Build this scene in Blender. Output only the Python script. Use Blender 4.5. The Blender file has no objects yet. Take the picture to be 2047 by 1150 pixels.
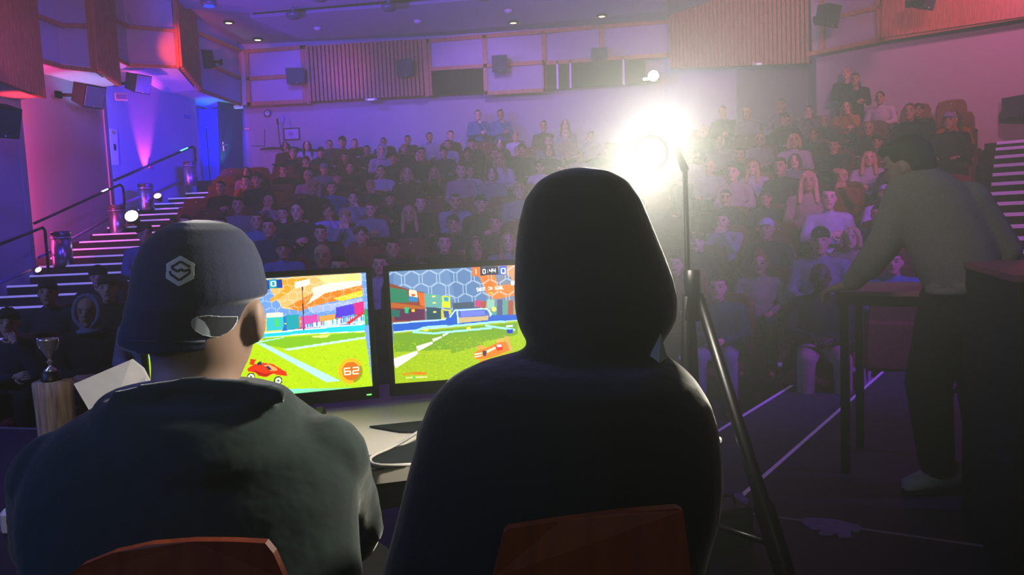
import bpy, math, random, colorsys
import numpy as np
from mathutils import Vector, Matrix
from mathutils.bvhtree import BVHTree
random.seed(7)
SC = bpy.context.scene
COL = SC.collection
# ---------------------------------------------------------------- camera
F = 1480.0; CX, CY = 1023.5, 575.0; CAMZ = 1.2
PITCH = math.radians(4.6); ROLL = math.radians(2.5)
_f = Vector((0, math.cos(PITCH), -math.sin(PITCH)))
_u0 = Vector((0, math.sin(PITCH), math.cos(PITCH))); _r0 = Vector((1, 0, 0))
CR = _r0*math.cos(ROLL) - _u0*math.sin(ROLL)
CU = _u0*math.cos(ROLL) + _r0*math.sin(ROLL)
CO = Vector((0, 0, CAMZ))
cam = bpy.data.cameras.new('camera'); camo = bpy.data.objects.new('camera', cam); COL.objects.link(camo)
M = Matrix((CR, CU, -_f)).transposed().to_4x4(); M.translation = CO
camo.matrix_world = M; cam.sensor_width = 36; cam.lens = F/2047*36; cam.clip_start = .02; cam.clip_end = 200
SC.camera = camo
def ray(px, py): return _f*F + CR*(px-CX) - CU*(py-CY)
def P(px, py, D):
    r = ray(px, py); return CO + r*(D/r.y)
def Pz(px, py, z):
    r = ray(px, py); return CO + r*((z-CAMZ)/r.z)
def Pn(px, py, n, s):
    r = ray(px, py); return CO + r*((s-n.dot(CO))/n.dot(r))
def proj(p):
    d = Vector(p)-CO; k = F/d.dot(_f); return (CX+d.dot(CR)*k, CY-d.dot(CU)*k)
# ---------------------------------------------------------------- materials
def lin(c): return tuple((x/12.92 if x <= .04045 else ((x+.055)/1.055)**2.4) for x in c)
def hx(h): return lin(tuple(int(h[i:i+2], 16)/255 for i in (0, 2, 4)))
MATS = {}
def mat(name, col, rough=.8, metal=0., emit=0., ecol=None, noise=.12, scale=30., bump=0., spec=.3, attr=None):
    if name in MATS: return MATS[name]
    if isinstance(col, str): col = hx(col)
    m = bpy.data.materials.new(name); m.use_nodes = True; nt = m.node_tree; b = nt.nodes['Principled BSDF']
    b.inputs['Roughness'].default_value = rough; b.inputs['Metallic'].default_value = metal
    b.inputs['Specular IOR Level'].default_value = spec
    tc = nt.nodes.new('ShaderNodeTexCoord'); nz = nt.nodes.new('ShaderNodeTexNoise'); nz.inputs['Scale'].default_value = scale
    nt.links.new(tc.outputs['Object'], nz.inputs['Vector'])
    mr = nt.nodes.new('ShaderNodeMapRange'); mr.inputs['To Min'].default_value = 1-noise; mr.inputs['To Max'].default_value = 1+noise
    nt.links.new(nz.outputs['Fac'], mr.inputs['Value'])
    mx = nt.nodes.new('ShaderNodeMix'); mx.data_type = 'RGBA'; mx.blend_type = 'MULTIPLY'; mx.inputs['Factor'].default_value = 1
    mx.inputs['A'].default_value = (*col, 1); nt.links.new(mr.outputs['Result'], mx.inputs['B'])
    out = mx.outputs['Result']
    if attr:
        at = nt.nodes.new('ShaderNodeAttribute'); at.attribute_name = attr
        m2 = nt.nodes.new('ShaderNodeMix'); m2.data_type = 'RGBA'; m2.blend_type = 'MULTIPLY'; m2.inputs['Factor'].default_value = 1
        nt.links.new(out, m2.inputs['A']); nt.links.new(at.outputs['Color'], m2.inputs['B']); out = m2.outputs['Result']
    nt.links.new(out, b.inputs['Base Color'])
    if bump:
        bp = nt.nodes.new('ShaderNodeBump'); bp.inputs['Strength'].default_value = bump; bp.inputs['Distance'].default_value = .004
        nt.links.new(nz.outputs['Fac'], bp.inputs['Height']); nt.links.new(bp.outputs['Normal'], b.inputs['Normal'])
    if emit:
        b.inputs['Emission Strength'].default_value = emit; b.inputs['Emission Color'].default_value = (*(ecol or col), 1)
    MATS[name] = m; return m
def wood(name, c1, c2, scale=3., rough=.5, axis='Z'):
    if name in MATS: return MATS[name]
    m = bpy.data.materials.new(name); m.use_nodes = True; nt = m.node_tree; b = nt.nodes['Principled BSDF']
    b.inputs['Roughness'].default_value = rough
    tc = nt.nodes.new('ShaderNodeTexCoord'); mp = nt.nodes.new('ShaderNodeMapping')
    mp.inputs['Scale'].default_value = (scale*6, scale*6, scale*.5) if axis == 'Z' else (scale*.5, scale*6, scale*6)
    nz = nt.nodes.new('ShaderNodeTexNoise'); nz.inputs['Scale'].default_value = 3; nz.inputs['Detail'].default_value = 4; nz.inputs['Distortion'].default_value = .6
    cr = nt.nodes.new('ShaderNodeValToRGB'); cr.color_ramp.elements[0].position = .35; cr.color_ramp.elements[1].position = .65
    cr.color_ramp.elements[0].color = (*hx(c1), 1); cr.color_ramp.elements[1].color = (*hx(c2), 1)
    nt.links.new(tc.outputs['Object'], mp.inputs['Vector']); nt.links.new(mp.outputs['Vector'], nz.inputs['Vector'])
    nt.links.new(nz.outputs['Fac'], cr.inputs['Fac']); nt.links.new(cr.outputs['Color'], b.inputs['Base Color'])
    MATS[name] = m; return m
def attr_emit(name, strength=1.0, rough=.4, emis=True):
    if name in MATS: return MATS[name]
    m = bpy.data.materials.new(name); m.use_nodes = True; nt = m.node_tree; b = nt.nodes['Principled BSDF']
    at = nt.nodes.new('ShaderNodeAttribute'); at.attribute_name = 'paint'
    b.inputs['Roughness'].default_value = rough
    if emis:
        b.inputs['Base Color'].default_value = (0.01, .01, .01, 1)
        nt.links.new(at.outputs['Color'], b.inputs['Emission Color']); b.inputs['Emission Strength'].default_value = strength
    else: nt.links.new(at.outputs['Color'], b.inputs['Base Color'])
    MATS[name] = m; return m
# ---------------------------------------------------------------- mesh builder
class MB:
    def __init__(s): s.v = []; s.f = []; s.mi = []; s.cm = 0; s.sm = []
    def add(s, vs, fs, smooth=False):
        b = len(s.v); s.v += [tuple(v) for v in vs]
        for f in fs: s.f.append(tuple(b+i for i in f)); s.mi.append(s.cm); s.sm.append(smooth)
        return s
    def box(s, c, d, rot=None, bev=0):
        x, y, z = d[0]/2, d[1]/2, d[2]/2; c = Vector(c)
        if bev:
            b = min(bev, x*.9, y*.9, z*.9); vs = []; fs = []
            # chamfered box
            idx = {}
            for sx in (-1, 1):
                for sy in (-1, 1):
                    for sz in (-1, 1):
                        for a in range(3):
                            p = [sx*(x-b), sy*(y-b), sz*(z-b)]; p[a] = (sx*x, sy*y, sz*z)[a]
                            idx[(sx, sy, sz, a)] = len(vs); vs.append(p)
            for a in range(3):
                o = [i for i in range(3) if i != a]
                for sg in (-1, 1):
                    q = []
                    for (p1, p2) in ((-1, -1), (1, -1), (1, 1), (-1, 1)):
                        k = [0, 0, 0]; k[a] = sg; k[o[0]] = p1; k[o[1]] = p2; q.append(idx[(*k, a)])
                    fs.append(q if (sg > 0) == (a != 1) else q[::-1])
            for a in range(3):   # edges along a
                o = [i for i in range(3) if i != a]
                for p1 in (-1, 1):
                    for p2 in (-1, 1):
                        k0 = [0, 0, 0]; k0[o[0]] = p1; k0[o[1]] = p2; k1 = list(k0); k0[a] = -1; k1[a] = 1
                        fs.append([idx[(*k0, o[0])], idx[(*k1, o[0])], idx[(*k1, o[1])], idx[(*k0, o[1])]])
            for sx in (-1, 1):
                for sy in (-1, 1):
                    for sz in (-1, 1): fs.append([idx[(sx, sy, sz, a)] for a in range(3)])
        else:
            vs = [(-x, -y, -z), (x, -y, -z), (x, y, -z), (-x, y, -z), (-x, -y, z), (x, -y, z), (x, y, z), (-x, y, z)]
            fs = [(0, 3, 2, 1), (4, 5, 6, 7), (0, 1, 5, 4), (1, 2, 6, 5), (2, 3, 7, 6), (3, 0, 4, 7)]
        vs = [Vector(v) for v in vs]
        if rot is not None:
            if not isinstance(rot, Matrix): rot = Matrix.Rotation(rot, 3, 'Z')
            vs = [rot @ v for v in vs]
        return s.add([v+c for v in vs], fs)
    def prism(s, pts, up):
        """closed polygon pts extruded by vector up"""
        n = len(pts); up = Vector(up); a = [Vector(p) for p in pts]; b = [p+up for p in a]
        fs = [tuple(range(n))[::-1], tuple(range(n, 2*n))] + [(i, (i+1) % n, n+(i+1) % n, n+i) for i in range(n)]
        return s.add(a+b, fs)
    def tube(s, pts, r, n=8, cap=True, closed=False):
        pts = [Vector(p) for p in pts]; k = len(pts); rs = r if isinstance(r, (list, tuple)) else [r]*k
        vs = []; up = Vector((0, 0, 1)); prev = None
        for i, p in enumerate(pts):
            if closed: t = pts[(i+1) % k]-pts[i-1]
            else: t = pts[min(i+1, k-1)]-pts[max(i-1, 0)]
            t.normalize()
            if prev is None:
                a = t.cross(up); a = a if a.length > .05 else t.cross(Vector((1, 0, 0)))
            else: a = prev - t*prev.dot(t)
            a.normalize(); prev = a; b = t.cross(a)
            for j in range(n):
                th = 2*math.pi*j/n; vs.append(p+(a*math.cos(th)+b*math.sin(th))*rs[i])
        fs = []
        for i in range(k if closed else k-1):
            i2 = (i+1) % k
            for j in range(n): fs.append((i*n+j, i*n+(j+1) % n, i2*n+(j+1) % n, i2*n+j))
        if cap and not closed: fs += [tuple(range(n))[::-1], tuple((k-1)*n+j for j in range(n))]
        return s.add(vs, fs, True)
    def lathe(s, prof, c=(0, 0, 0), n=24, axis=None):
        c = Vector(c); vs = []
        R = Matrix.Identity(3) if axis is None else Vector((0, 0, 1)).rotation_difference(Vector(axis)).to_matrix()
        for (r, z) in prof:
            for j in range(n):
                th = 2*math.pi*j/n; vs.append(c + R @ Vector((r*math.cos(th), r*math.sin(th), z)))
        fs = []; k = len(prof)
        for i in range(k-1):
            for j in range(n): fs.append((i*n+j, i*n+(j+1) % n, (i+1)*n+(j+1) % n, (i+1)*n+j))
        fs += [tuple(range(n))[::-1], tuple((k-1)*n+j for j in range(n))]
        return s.add(vs, fs, True)
    def ell(s, c, r, n=14, m=9, R=None):
        c = Vector(c); vs = []; r = (r, r, r) if isinstance(r, (int, float)) else r
        for i in range(m+1):
            ph = math.pi*i/m
            for j in range(n):
                th = 2*math.pi*j/n; v = Vector((r[0]*math.sin(ph)*math.cos(th), r[1]*math.sin(ph)*math.sin(th), -r[2]*math.cos(ph)))
                vs.append(c+(R @ v if R is not None else v))
        fs = []
        for i in range(m):
            for j in range(n): fs.append((i*n+j, i*n+(j+1) % n, (i+1)*n+(j+1) % n, (i+1)*n+j))
        # merge poles
        fs2 = []
        for f in fs:
            g = []
            for i in f:
                if i < n: i = 0
                elif i >= m*n: i = m*n
                if i not in g: g.append(i)
            if len(g) > 2: fs2.append(tuple(g))
        return s.add(vs, fs2, True)
    def limb(s, pts, rs, flat=None):
        """chain of overlapping balls"""
        pts = [Vector(p) for p in pts]
        for i in range(len(pts)-1):
            a, b = pts[i], pts[i+1]; L = (b-a).length; st = max(2, int(L/(min(rs[i], rs[i+1])*.45))+1)
            for k in range(st+1):
                t = k/st; s.ell(a.lerp(b, t), rs[i]*(1-t)+rs[i+1]*t, 12, 8)
        return s
    def loft(s, rings, n=28, cap=True):
        """rings: list of (center, rxvec, ryvec)"""
        vs = []
        for (c, ax, ay) in rings:
            c = Vector(c); ax = Vector(ax); ay = Vector(ay)
            for j in range(n):
                th = 2*math.pi*j/n; vs.append(c+ax*math.cos(th)+ay*math.sin(th))
        k = len(rings); fs = []
        for i in range(k-1):
            for j in range(n): fs.append((i*n+j, i*n+(j+1) % n, (i+1)*n+(j+1) % n, (i+1)*n+j))
        if cap: fs += [tuple(range(n))[::-1], tuple((k-1)*n+j for j in range(n))]
        return s.add(vs, fs, True)
    def mesh(s, name):
        me = bpy.data.meshes.new(name); me.from_pydata(s.v, [], s.f)
        me.polygons.foreach_set('use_smooth', s.sm); me.polygons.foreach_set('material_index', s.mi)
        me.update(); return me
    def obj(s, name, mats, parent=None, loc=None, **kw):
        me = s.mesh(name)
        return mkobj(name, me, mats, parent, loc, **kw)
def mkobj(name, me, mats, parent=None, loc=None, **kw):
    mats = mats if isinstance(mats, (list, tuple)) else [mats]
    if not me.materials:
        for m in mats: me.materials.append(m)
    o = bpy.data.objects.new(name, me); COL.objects.link(o)
    if parent is not None: o.parent = parent
    if loc is not None: o.location = loc
    for k, v in kw.items(): o[{'cat': 'category'}.get(k, k)] = v
    return o
def empty(name, loc=(0, 0, 0), rz=0, **kw):
    o = bpy.data.objects.new(name, None); COL.objects.link(o); o.location = loc; o.rotation_euler = (0, 0, rz)
    o.empty_display_size = .1
    for k, v in kw.items(): o[{'cat': 'category'}.get(k, k)] = v
    return o
def wobj(mb, name, mats, parent):
    """mesh given in world coordinates, parented to a located empty"""
    R = Matrix.Rotation(-parent.rotation_euler[2], 3, 'Z'); L = Vector(parent.location)
    mb.v = [tuple(R @ (Vector(v)-L)) for v in mb.v]
    return mb.obj(name, mats, parent)
def remesh(mb, voxel, smooth=4, extra=None, name='m'):
    me = mb.mesh('tmp'); o = bpy.data.objects.new('tmp', me); COL.objects.link(o)
    r = o.modifiers.new('r', 'REMESH'); r.mode = 'VOXEL'; r.voxel_size = voxel; r.use_smooth_shade = True
    s = o.modifiers.new('s', 'SMOOTH'); s.iterations = smooth; s.factor = .5
    dg = bpy.context.evaluated_depsgraph_get(); dg.update()
    out = bpy.data.meshes.new_from_object(o.evaluated_get(dg), depsgraph=dg)
    bpy.data.objects.remove(o); bpy.data.meshes.remove(me)
    if extra is not None and extra.f:      # join raw geometry
        n = len(out.vertices); co = np.empty(n*3); out.vertices.foreach_get('co', co)
        vs = [tuple(v) for v in co.reshape(-1, 3)]+extra.v
        fs = [tuple(p.vertices) for p in out.polygons]+[tuple(i+n for i in f) for f in extra.f]
        bpy.data.meshes.remove(out); out = bpy.data.meshes.new(name); out.from_pydata(vs, [], fs); out.update()
    out.name = name
    out.polygons.foreach_set('use_smooth', [True]*len(out.polygons))
    out.materials.clear()
    return out
# ---------------------------------------------------------------- raster painting
class Img:
    def __init__(s, w, h, bg=(0, 0, 0)):
        s.w, s.h = w, h; s.a = np.zeros((h, w, 3)); s.a[:] = bg; s.m = np.ones((h, w), bool)
        s.X, s.Y = np.meshgrid((np.arange(w)+.5)/w, (np.arange(h)+.5)/h)
    def poly(s, pts, c, al=1.):
        X, Y = s.X, s.Y; ins = np.zeros(X.shape, bool); n = len(pts)
        for i in range(n):
            x1, y1 = pts[i]; x2, y2 = pts[(i+1) % n]
            if y1 == y2: continue
            k = ((Y < y1) != (Y < y2)) & (X < (x2-x1)*(Y-y1)/(y2-y1)+x1); ins ^= k
        s.a[ins] = s.a[ins]*(1-al)+np.array(c)*al; return ins
    def line(s, p, q, w, c, w2=None, al=1.):
        w2 = w if w2 is None else w2; asp = s.w/s.h
        dx, dy = (q[0]-p[0])*asp, q[1]-p[1]; L = math.hypot(dx, dy) or 1e-6; nx, ny = -dy/L/asp, dx/L
        s.poly([(p[0]+nx*w/2, p[1]+ny*w/2), (q[0]+nx*w2/2, q[1]+ny*w2/2), (q[0]-nx*w2/2, q[1]-ny*w2/2), (p[0]-nx*w/2, p[1]-ny*w/2)], c, al)
    def disc(s, c, rx, ry, col, al=1., inner=0):
        d = ((s.X-c[0])/rx)**2+((s.Y-c[1])/ry)**2; k = (d < 1) & (d >= inner**2); s.a[k] = s.a[k]*(1-al)+np.array(col)*al
    def text(s, t, x, y, h, c, asp=.62, sk=0., w=.17):
        """stroke text; x,y top-left, h height in v units"""
        G = {'0': [(0, 0, 1, 0), (1, 0, 1, 1), (1, 1, 0, 1), (0, 1, 0, 0)], '1': [(.3, .15, .6, 0), (.6, 0, .6, 1)],
             '2': [(0, 0, 1, 0), (1, 0, 1, .5), (1, .5, 0, .5), (0, .5, 0, 1), (0, 1, 1, 1)],
             '4': [(0, 0, 0, .55), (0, .55, 1, .55), (1, 0, 1, 1)], '6': [(1, 0, 0, 0), (0, 0, 0, 1), (0, 1, 1, 1), (1, 1, 1, .5), (1, .5, 0, .5)],
             '5': [(1, 0, 0, 0), (0, 0, 0, .5), (0, .5, 1, .5), (1, .5, 1, 1), (1, 1, 0, 1)], '+': [(0, .5, 1, .5), (.5, .1, .5, .9)],
             ':': [(.5, .2, .5, .35), (.5, .65, .5, .8)], 'S': [(1, 0, 0, 0), (0, 0, 0, .5), (0, .5, 1, .5), (1, .5, 1, 1), (1, 1, 0, 1)],
             'H': [(0, 0, 0, 1), (1, 0, 1, 1), (0, .5, 1, .5)], 'O': [(0, 0, 1, 0), (1, 0, 1, 1), (1, 1, 0, 1), (0, 1, 0, 0)],
             'T': [(0, 0, 1, 0), (.5, 0, .5, 1)], 'N': [(0, 1, 0, 0), (0, 0, 1, 1), (1, 1, 1, 0)], 'G': [(1, 0, 0, 0), (0, 0, 0, 1), (0, 1, 1, 1), (1, 1, 1, .5), (1, .5, .5, .5)],
             'A': [(0, 1, 0, .3), (0, .3, .5, 0), (.5, 0, 1, .3), (1, .3, 1, 1), (0, .6, 1, .6)], 'L': [(0, 0, 0, 1), (0, 1, 1, 1)],
             'E': [(1, 0, 0, 0), (0, 0, 0, 1), (0, 1, 1, 1), (0, .5, .8, .5)], 'P': [(0, 1, 0, 0), (0, 0, 1, 0), (1, 0, 1, .5), (1, .5, 0, .5)], ' ': []}
        cw = h*asp*s.h/s.w
        for ch in t:
            for (a, b, cc, d) in G.get(ch, []):
                s.line((x+a*cw, y+b*h-a*sk), (x+cc*cw, y+d*h-cc*sk), h*w, c)
            x += cw*(1.5 if ch != ':' else 1.2); y -= sk*1.5
    def grid(s, pos, name, mats, parent=None, keep=None):
        """pos(u,v) -> Vector ; vertex grid with face-corner colours"""
        vs = []
        for j in range(s.h+1):
            for i in range(s.w+1): vs.append(pos(i/s.w, j/s.h))
        fs = []; cols = []
        for j in range(s.h):
            for i in range(s.w):
                if keep is not None and not keep[j, i]: continue
                a = j*(s.w+1)+i; fs.append((a, a+s.w+1, a+s.w+2, a+1)); cols.append(s.a[j, i])
        me = bpy.data.meshes.new(name); me.from_pydata(vs, [], fs); me.update()
        at = me.color_attributes.new('paint', 'FLOAT_COLOR', 'CORNER')
        c = np.ones((len(fs)*4, 4)); cc = np.array(cols); lc = np.where(cc <= .04045, cc/12.92, ((np.maximum(cc, 0)+.055)/1.055)**2.4)
        c[:, :3] = np.repeat(lc, 4, axis=0); at.data.foreach_set('color', c.ravel())
        return mkobj(name, me, mats, parent)
GLOW = dict(core=.038, fall=3.4, wide=.32, base=.0022, cl=(.24, .17, .80), cr=(.75, .36, .62), step=1.0, beams=[])  # self-glowing air: lens glare around the lamp plus a coloured veil
# ================================================================= SETTING
V = Vector
m_wall = mat('wall_paint', '9a959c', .85, noise=.05, scale=2)
m_wall2 = mat('acoustic_panel', '98919a', .9, noise=.04, scale=3)
m_ceil = mat('ceiling_paint', '827e8c', .8, noise=.04, scale=2)
m_oak = wood('oak_strip', '8c5634', 'a86c44')
m_slat = wood('slat_wood', '8a4c30', 'a6603c')
m_dark = mat('black_void', '08080a', .8)
m_black = mat('black_plastic', '101114', .45, noise=.1)
m_blackmetal = mat('black_metal', '0c0c0f', .35, metal=.6, noise=.1)
m_steel = mat('brushed_steel', '9a9aa6', .28, metal=.9, noise=.1, scale=60)
m_carpet = mat('dark_carpet', '1b1620', .95, noise=.3, scale=80, bump=.5)
m_tier = mat('tier_carpet', '1c151c', .95, noise=.3, scale=60)
m_stage = mat('stage_vinyl', '342c3a', .6, noise=.15, scale=12)
m_nosing = mat('nosing_strip', 'c0bcd0', .4, emit=.42, ecol=hx('a098e8'), noise=.25, scale=3)  # emission stands in for light caught on the strips
m_white = mat('white_plastic', 'c8c8cc', .4, noise=.04)
m_door = mat('door_blue_paint', '5a6fd8', .5)
m_door2 = mat('door_grey_paint', '2c3a50', .5)

class Face:
    def __init__(s, a, b, off=0):
        a = V((a[0], a[1], 0)); b = V((b[0], b[1], 0)); s.e = (b-a).normalized()
        s.n = V((s.e.y, -s.e.x, 0));
        if s.n.dot(a) > 0: s.n = -s.n          # towards the camera side
        s.a = a+s.n*off; s.s = s.n.dot(s.a)
    def pt(s, px, py, off=0): return Pn(px, py, s.n, s.s+off)
    def bar(s, mb, p0, p1, w=.1, d=.05, off=0):
        p0 = s.pt(*p0) if len(p0) == 2 else V(p0); p1 = s.pt(*p1) if len(p1) == 2 else V(p1)
        t = (p1-p0).normalized(); q = s.n.cross(t).normalized()
        a = p0-t*w/2+s.n*off; b = p1+t*w/2+s.n*off
        return mb.prism([a-q*w/2, b-q*w/2, b+q*w/2, a+q*w/2], s.n*d)
    def quad(s, mb, pts, d=.03, off=0):
        return mb.prism([s.pt(*p)+s.n*off for p in pts], s.n*d)
def struct(mb, name, m, parent=None):
    o = mb.obj(name, m, parent)
    if parent is None: o['kind'] = 'structure'
    return o
def wallseg(name, a, b, z0, z1, m, t=.25):
    f = Face(a, b); a = V((*a, z0)); b = V((*b, z0)); back = -f.n*t
    mb = MB(); mb.prism([a, b, b+back, a+back], (0, 0, z1-z0)); return struct(mb, name, m), f
# --- back wall, three runs
wback, fA = wallseg('wall_back', (-6.9, 18.5), (3.95, 18.5), -1, 7.2, m_wall)
wB, fB = wallseg('wall_back_angled', (3.95, 18.5), (6.5, 16.2), -1, 7.5, m_wall)
wC, fC = wallseg('wall_back_far', (6.4, 15.4), (15.0, 9.47), -1, 8.5, m_wall)
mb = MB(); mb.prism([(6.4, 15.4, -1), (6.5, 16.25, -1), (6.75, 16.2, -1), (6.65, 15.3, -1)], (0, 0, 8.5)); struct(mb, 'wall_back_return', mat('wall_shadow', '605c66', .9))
# --- left wall: saw-tooth runs
E1 = P(70, 500, 12.0); E2 = P(232, 430, 14.8); E3 = P(402, 350, 17.7)
w1, fL1 = wallseg('wall_left_front', (-9.2, 3.0), (E1.x, E1.y), -1, 7.6, m_wall)
w2, fL2 = wallseg('wall_left_middle', (E1.x-.75, E1.y+.02), (E2.x, E2.y), -1, 7.6, m_wall)
w3, fL3 = wallseg('wall_left_rear', (E2.x-.75, E2.y+.02), (E3.x, E3.y), -1, 7.6, m_wall)
mb = MB()
for E in (E1, E2): mb.prism([(E.x, E.y, -1), (E.x-1.0, E.y+.02, -1), (E.x-1.0, E.y-.12, -1), (E.x, E.y-.12, -1)], (0, 0, 8.6))
struct(mb, 'wall_left_return', m_wall)
wallseg('wall_left_stage', (-9.2, -3.2), (-9.2, 3.0), -1, 7.6, m_wall)
wallseg('wall_front', (15.2, -3.2), (-9.4, -3.2), -1, 9.5, mat('stage_drape', '141218', .95), .2)
mb = MB(); mb.box((15.1, 3.2, 3.5), (.2, 13, 9)); struct(mb, 'wall_right', m_wall)
# recess with door at the top of the stairs
rx0 = P(396, 300, 18.45).x; rx1 = P(441, 300, 18.45).x
mb = MB(); mb.box((rx0-.1+(rx1-rx0)/2, 18.9, 3.0), (1.4, .1, 8)); mb.box((rx0-.6, 18.3, 3.0), (.1, 1.3, 8)); struct(mb, 'wall_door_recess', m_wall)
mb = MB(); zb, zt = 2.62, P(415, 216, 18.8).z
mb.box(((rx0+rx1)/2-.03, 18.82, (zb+zt)/2), (rx1-rx0+.05, .06, zt-zb)); d1 = struct(mb, 'door_1', m_door)
mb = MB(); cx = P(416, 300, 18.8).x
mb.box((cx, 18.782, (zb+zt-.5)/2), (.02, .012, zt-zb-.5)); mb.box(((rx0+rx1)/2, 18.78, zt), (rx1-rx0-.08, .03, .04)); mb.obj('door_seam', m_dark, d1)
# dark door leaf
fD = Face((P(438, 300, 17.95).x, 17.95), (P(484, 300, 18.42).x, 18.42))
mb = MB(); fD.quad(mb, [(440, 363), (484, 361), (482, 214), (434, 197)], .05); d2 = struct(mb, 'door_2', m_door2)
mb = MB(); h = fD.pt(446, 293, .05)
mb.box(h, (.05, .02, .22)); mb.tube([h+V((0, -.04, .03)), h+V((.14, -.05, .03))], .012); mb.obj('door_handle', m_steel, d2)
mb = MB(); h = fD.pt(474, 214, .08); mb.box(h, (.32, .08, .09), bev=.02); mb.obj('door_closer', m_white, d2)
# flush door in back wall
mb = MB()
for a, b in (((529, 260), (529, 292)), ((503, 292), (529, 292))): fA.bar(mb, a, b, .02, .008)
struct(mb, 'door_3', mat('seam_grey', '55506a', .8))
mb = MB(); fA.bar(mb, (487, 258), (498, 258), .035, .04); mb.obj('door_handle', m_steel, bpy.data.objects['door_3'])
# --- ceiling
CN = V((0, .12, 1)); CS = 5.95+.12*18.5
def cz(x, y, d=0): return V((x, y, CS-.12*y-d))
mb = MB(); mb.prism([cz(-10, -3.4), cz(15.3, -3.4), cz(15.3, 19.2), cz(-10, 19.2)], (0, 0, .2)); struct(mb, 'ceiling', m_ceil)
mb = MB()
def cp(px, py, d): return Pn(px, py, CN, CS-d)
mb.prism([cp(500, 36, .12), cp(600, 79, .12), cp(905, 62, .12), cp(1335, 22, .12), cp(1335, -40, .12), cp(970, -2, .12)], (0, 0, .1))
mb.prism([cp(322, 14, .12), cp(505, 26, .12), cp(970, -16, .12), cp(980, -190, .12), cp(250, -190, .12)], (0, 0, .1))
struct(mb, 'ceiling_raft', mat('ceiling_raft', '8c8499', .7, noise=.03))
mb = MB(); mb.prism([cp(505, 28, .05), cp(507, 35, .05), cp(980, -3, .05), cp(980, -18, .05)], (0, 0, .04)); struct(mb, 'ceiling_slot', m_dark)
# --- floors
S_N = V((.57, .82, 0)).normalized(); S_U = V((S_N.y, -S_N.x, 0))
def st(s, t, z=0): p = S_N*s+S_U*t; return V((p.x, p.y, z))
relL = [-.42, -.26, -.10, .05, .21, .38, .59, .82, 1.06, 1.31, 1.56, 1.82, 2.09, 2.36]
relR = [-.40, -.22, -.02, .2, .45, .72, 1.0, 1.3, 1.6, 1.91, 2.23]
ROWL = [(5.9+.9*i, relL[i]-.05) for i in range(14)]
ROWR = [(6.4+.9*j, relR[j]-.05) for j in range(11)]
mb = MB(); mb.box((2, 8, -.72), (26, 24, .4)); struct(mb, 'floor', m_carpet)
# raked tiers
def edgeL(D): return -(3.2+.215*D) if D < 16.3 else -5.45
mb = MB()
for D, z in ROWL:
    x1 = .215*D; y0, y1 = D-.72, D+.18+(1.0 if D > 17 else 0)
    xe = edgeL(D); mb.prism([(xe, y0, -.6), (x1, y0, -.6), (x1+.01, y1, -.6), (xe, y1, -.6)], (0, 0, z+.6))
for s, z in ROWR:
    a = .951*s; t0 = st_t = S_U.dot(V((.235*s/.955, s/.955, 0))); y0, y1 = s-.72, s+.18+(.8 if s > 15 else 0)
    mb.prism([st(y0, t0, -.6), st(y0, -.62, -.6), st(y1, -.62, -.6), st(y1, t0, -.6)], (0, 0, z+.6))
struct(mb, 'floor_raked_tiers', m_tier)
mb = MB(); mb.box((-1.2, 18.35, 1.0), (11.2, .62, 3.24)); mb.box((-7.1, 18.15, 1.0), (1.6, 1.2, 3.24)); struct(mb, 'floor_landing', m_tier)
# stage
VV = Pz(1478, 992, 0); L0 = Pz(0, 855, 0); R0 = Pz(1762, 744, 0)
dL = (L0-VV).normalized(); dR = (R0-VV).normalized(); LL = VV+dL*9.2
mb = MB(); mb.prism([LL, VV, R0, R0+V((9.5, -1.0, 0)), (14.9, -3, 0), (-9, -3, 0)][::-1], (0, 0, -.5)); struct(mb, 'floor_stage', m_stage)
offs = V((-dR.y, dR.x, 0))*.62; offL = V((dL.y, -dL.x, 0))*.0
mb = MB(); a = Pz(1432, 862, -.18); b = Pz(1582, 770, -.18); dd = (b-a).normalized()
mb.prism([V((VV.x, VV.y, -.18)), V((R0.x, R0.y, -.18)), b+dd*.2, a-dd*2.5][::-1], (0, 0, -.3)); struct(mb, 'floor_stage_step', m_stage)
m_trim = mat('alu_trim', 'c8a8d0', .35, emit=.10, ecol=hx('b090e0'))  # violet emission stands in for light on the metal edge
mb = MB(); q = V((dR.y, -dR.x, 0))
mb.prism([VV, R0, R0+q*.018, VV+q*.018], (0, 0, .004)); struct(mb, 'trim_1', m_trim)
mb = MB(); q2 = V((-.018, .012, 0)); mb.prism([V((VV.x, VV.y, -.18))-q*.075, V((R0.x, R0.y, -.18))-q*.075, V((R0.x, R0.y, -.18))-q*.063, V((VV.x, VV.y, -.18))-q*.063], (0, 0, .004)); struct(mb, 'trim_2', mat('alu_trim_dim', '6a6078', .4, emit=.03))  # dimmer trim copy, faint glow put into the metal
mb = MB(); mb.prism([a-dd*.5, b, b+V((.02, -.012, 0)), a-dd*.5+V((.02, -.012, 0))], (0, 0, .004)); struct(mb, 'trim_3', m_trim)
mb = MB(); mb.prism([Pz(-100, 851, 0), Pz(75, 857, 0), Pz(75, 860, 0), Pz(-100, 854, 0)], (0, 0, .004)); struct(mb, 'trim_4', mats := mat('alu_trim_dim', ''))
mb = MB(); mb.prism([Pz(1470, 1022, 0), Pz(2100, 1110, 0), Pz(2100, 1113, 0), Pz(1470, 1024.5, 0)], (0, 0, .003)); struct(mb, 'trim_5', mat('alu_trim_dim', ''))
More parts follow.
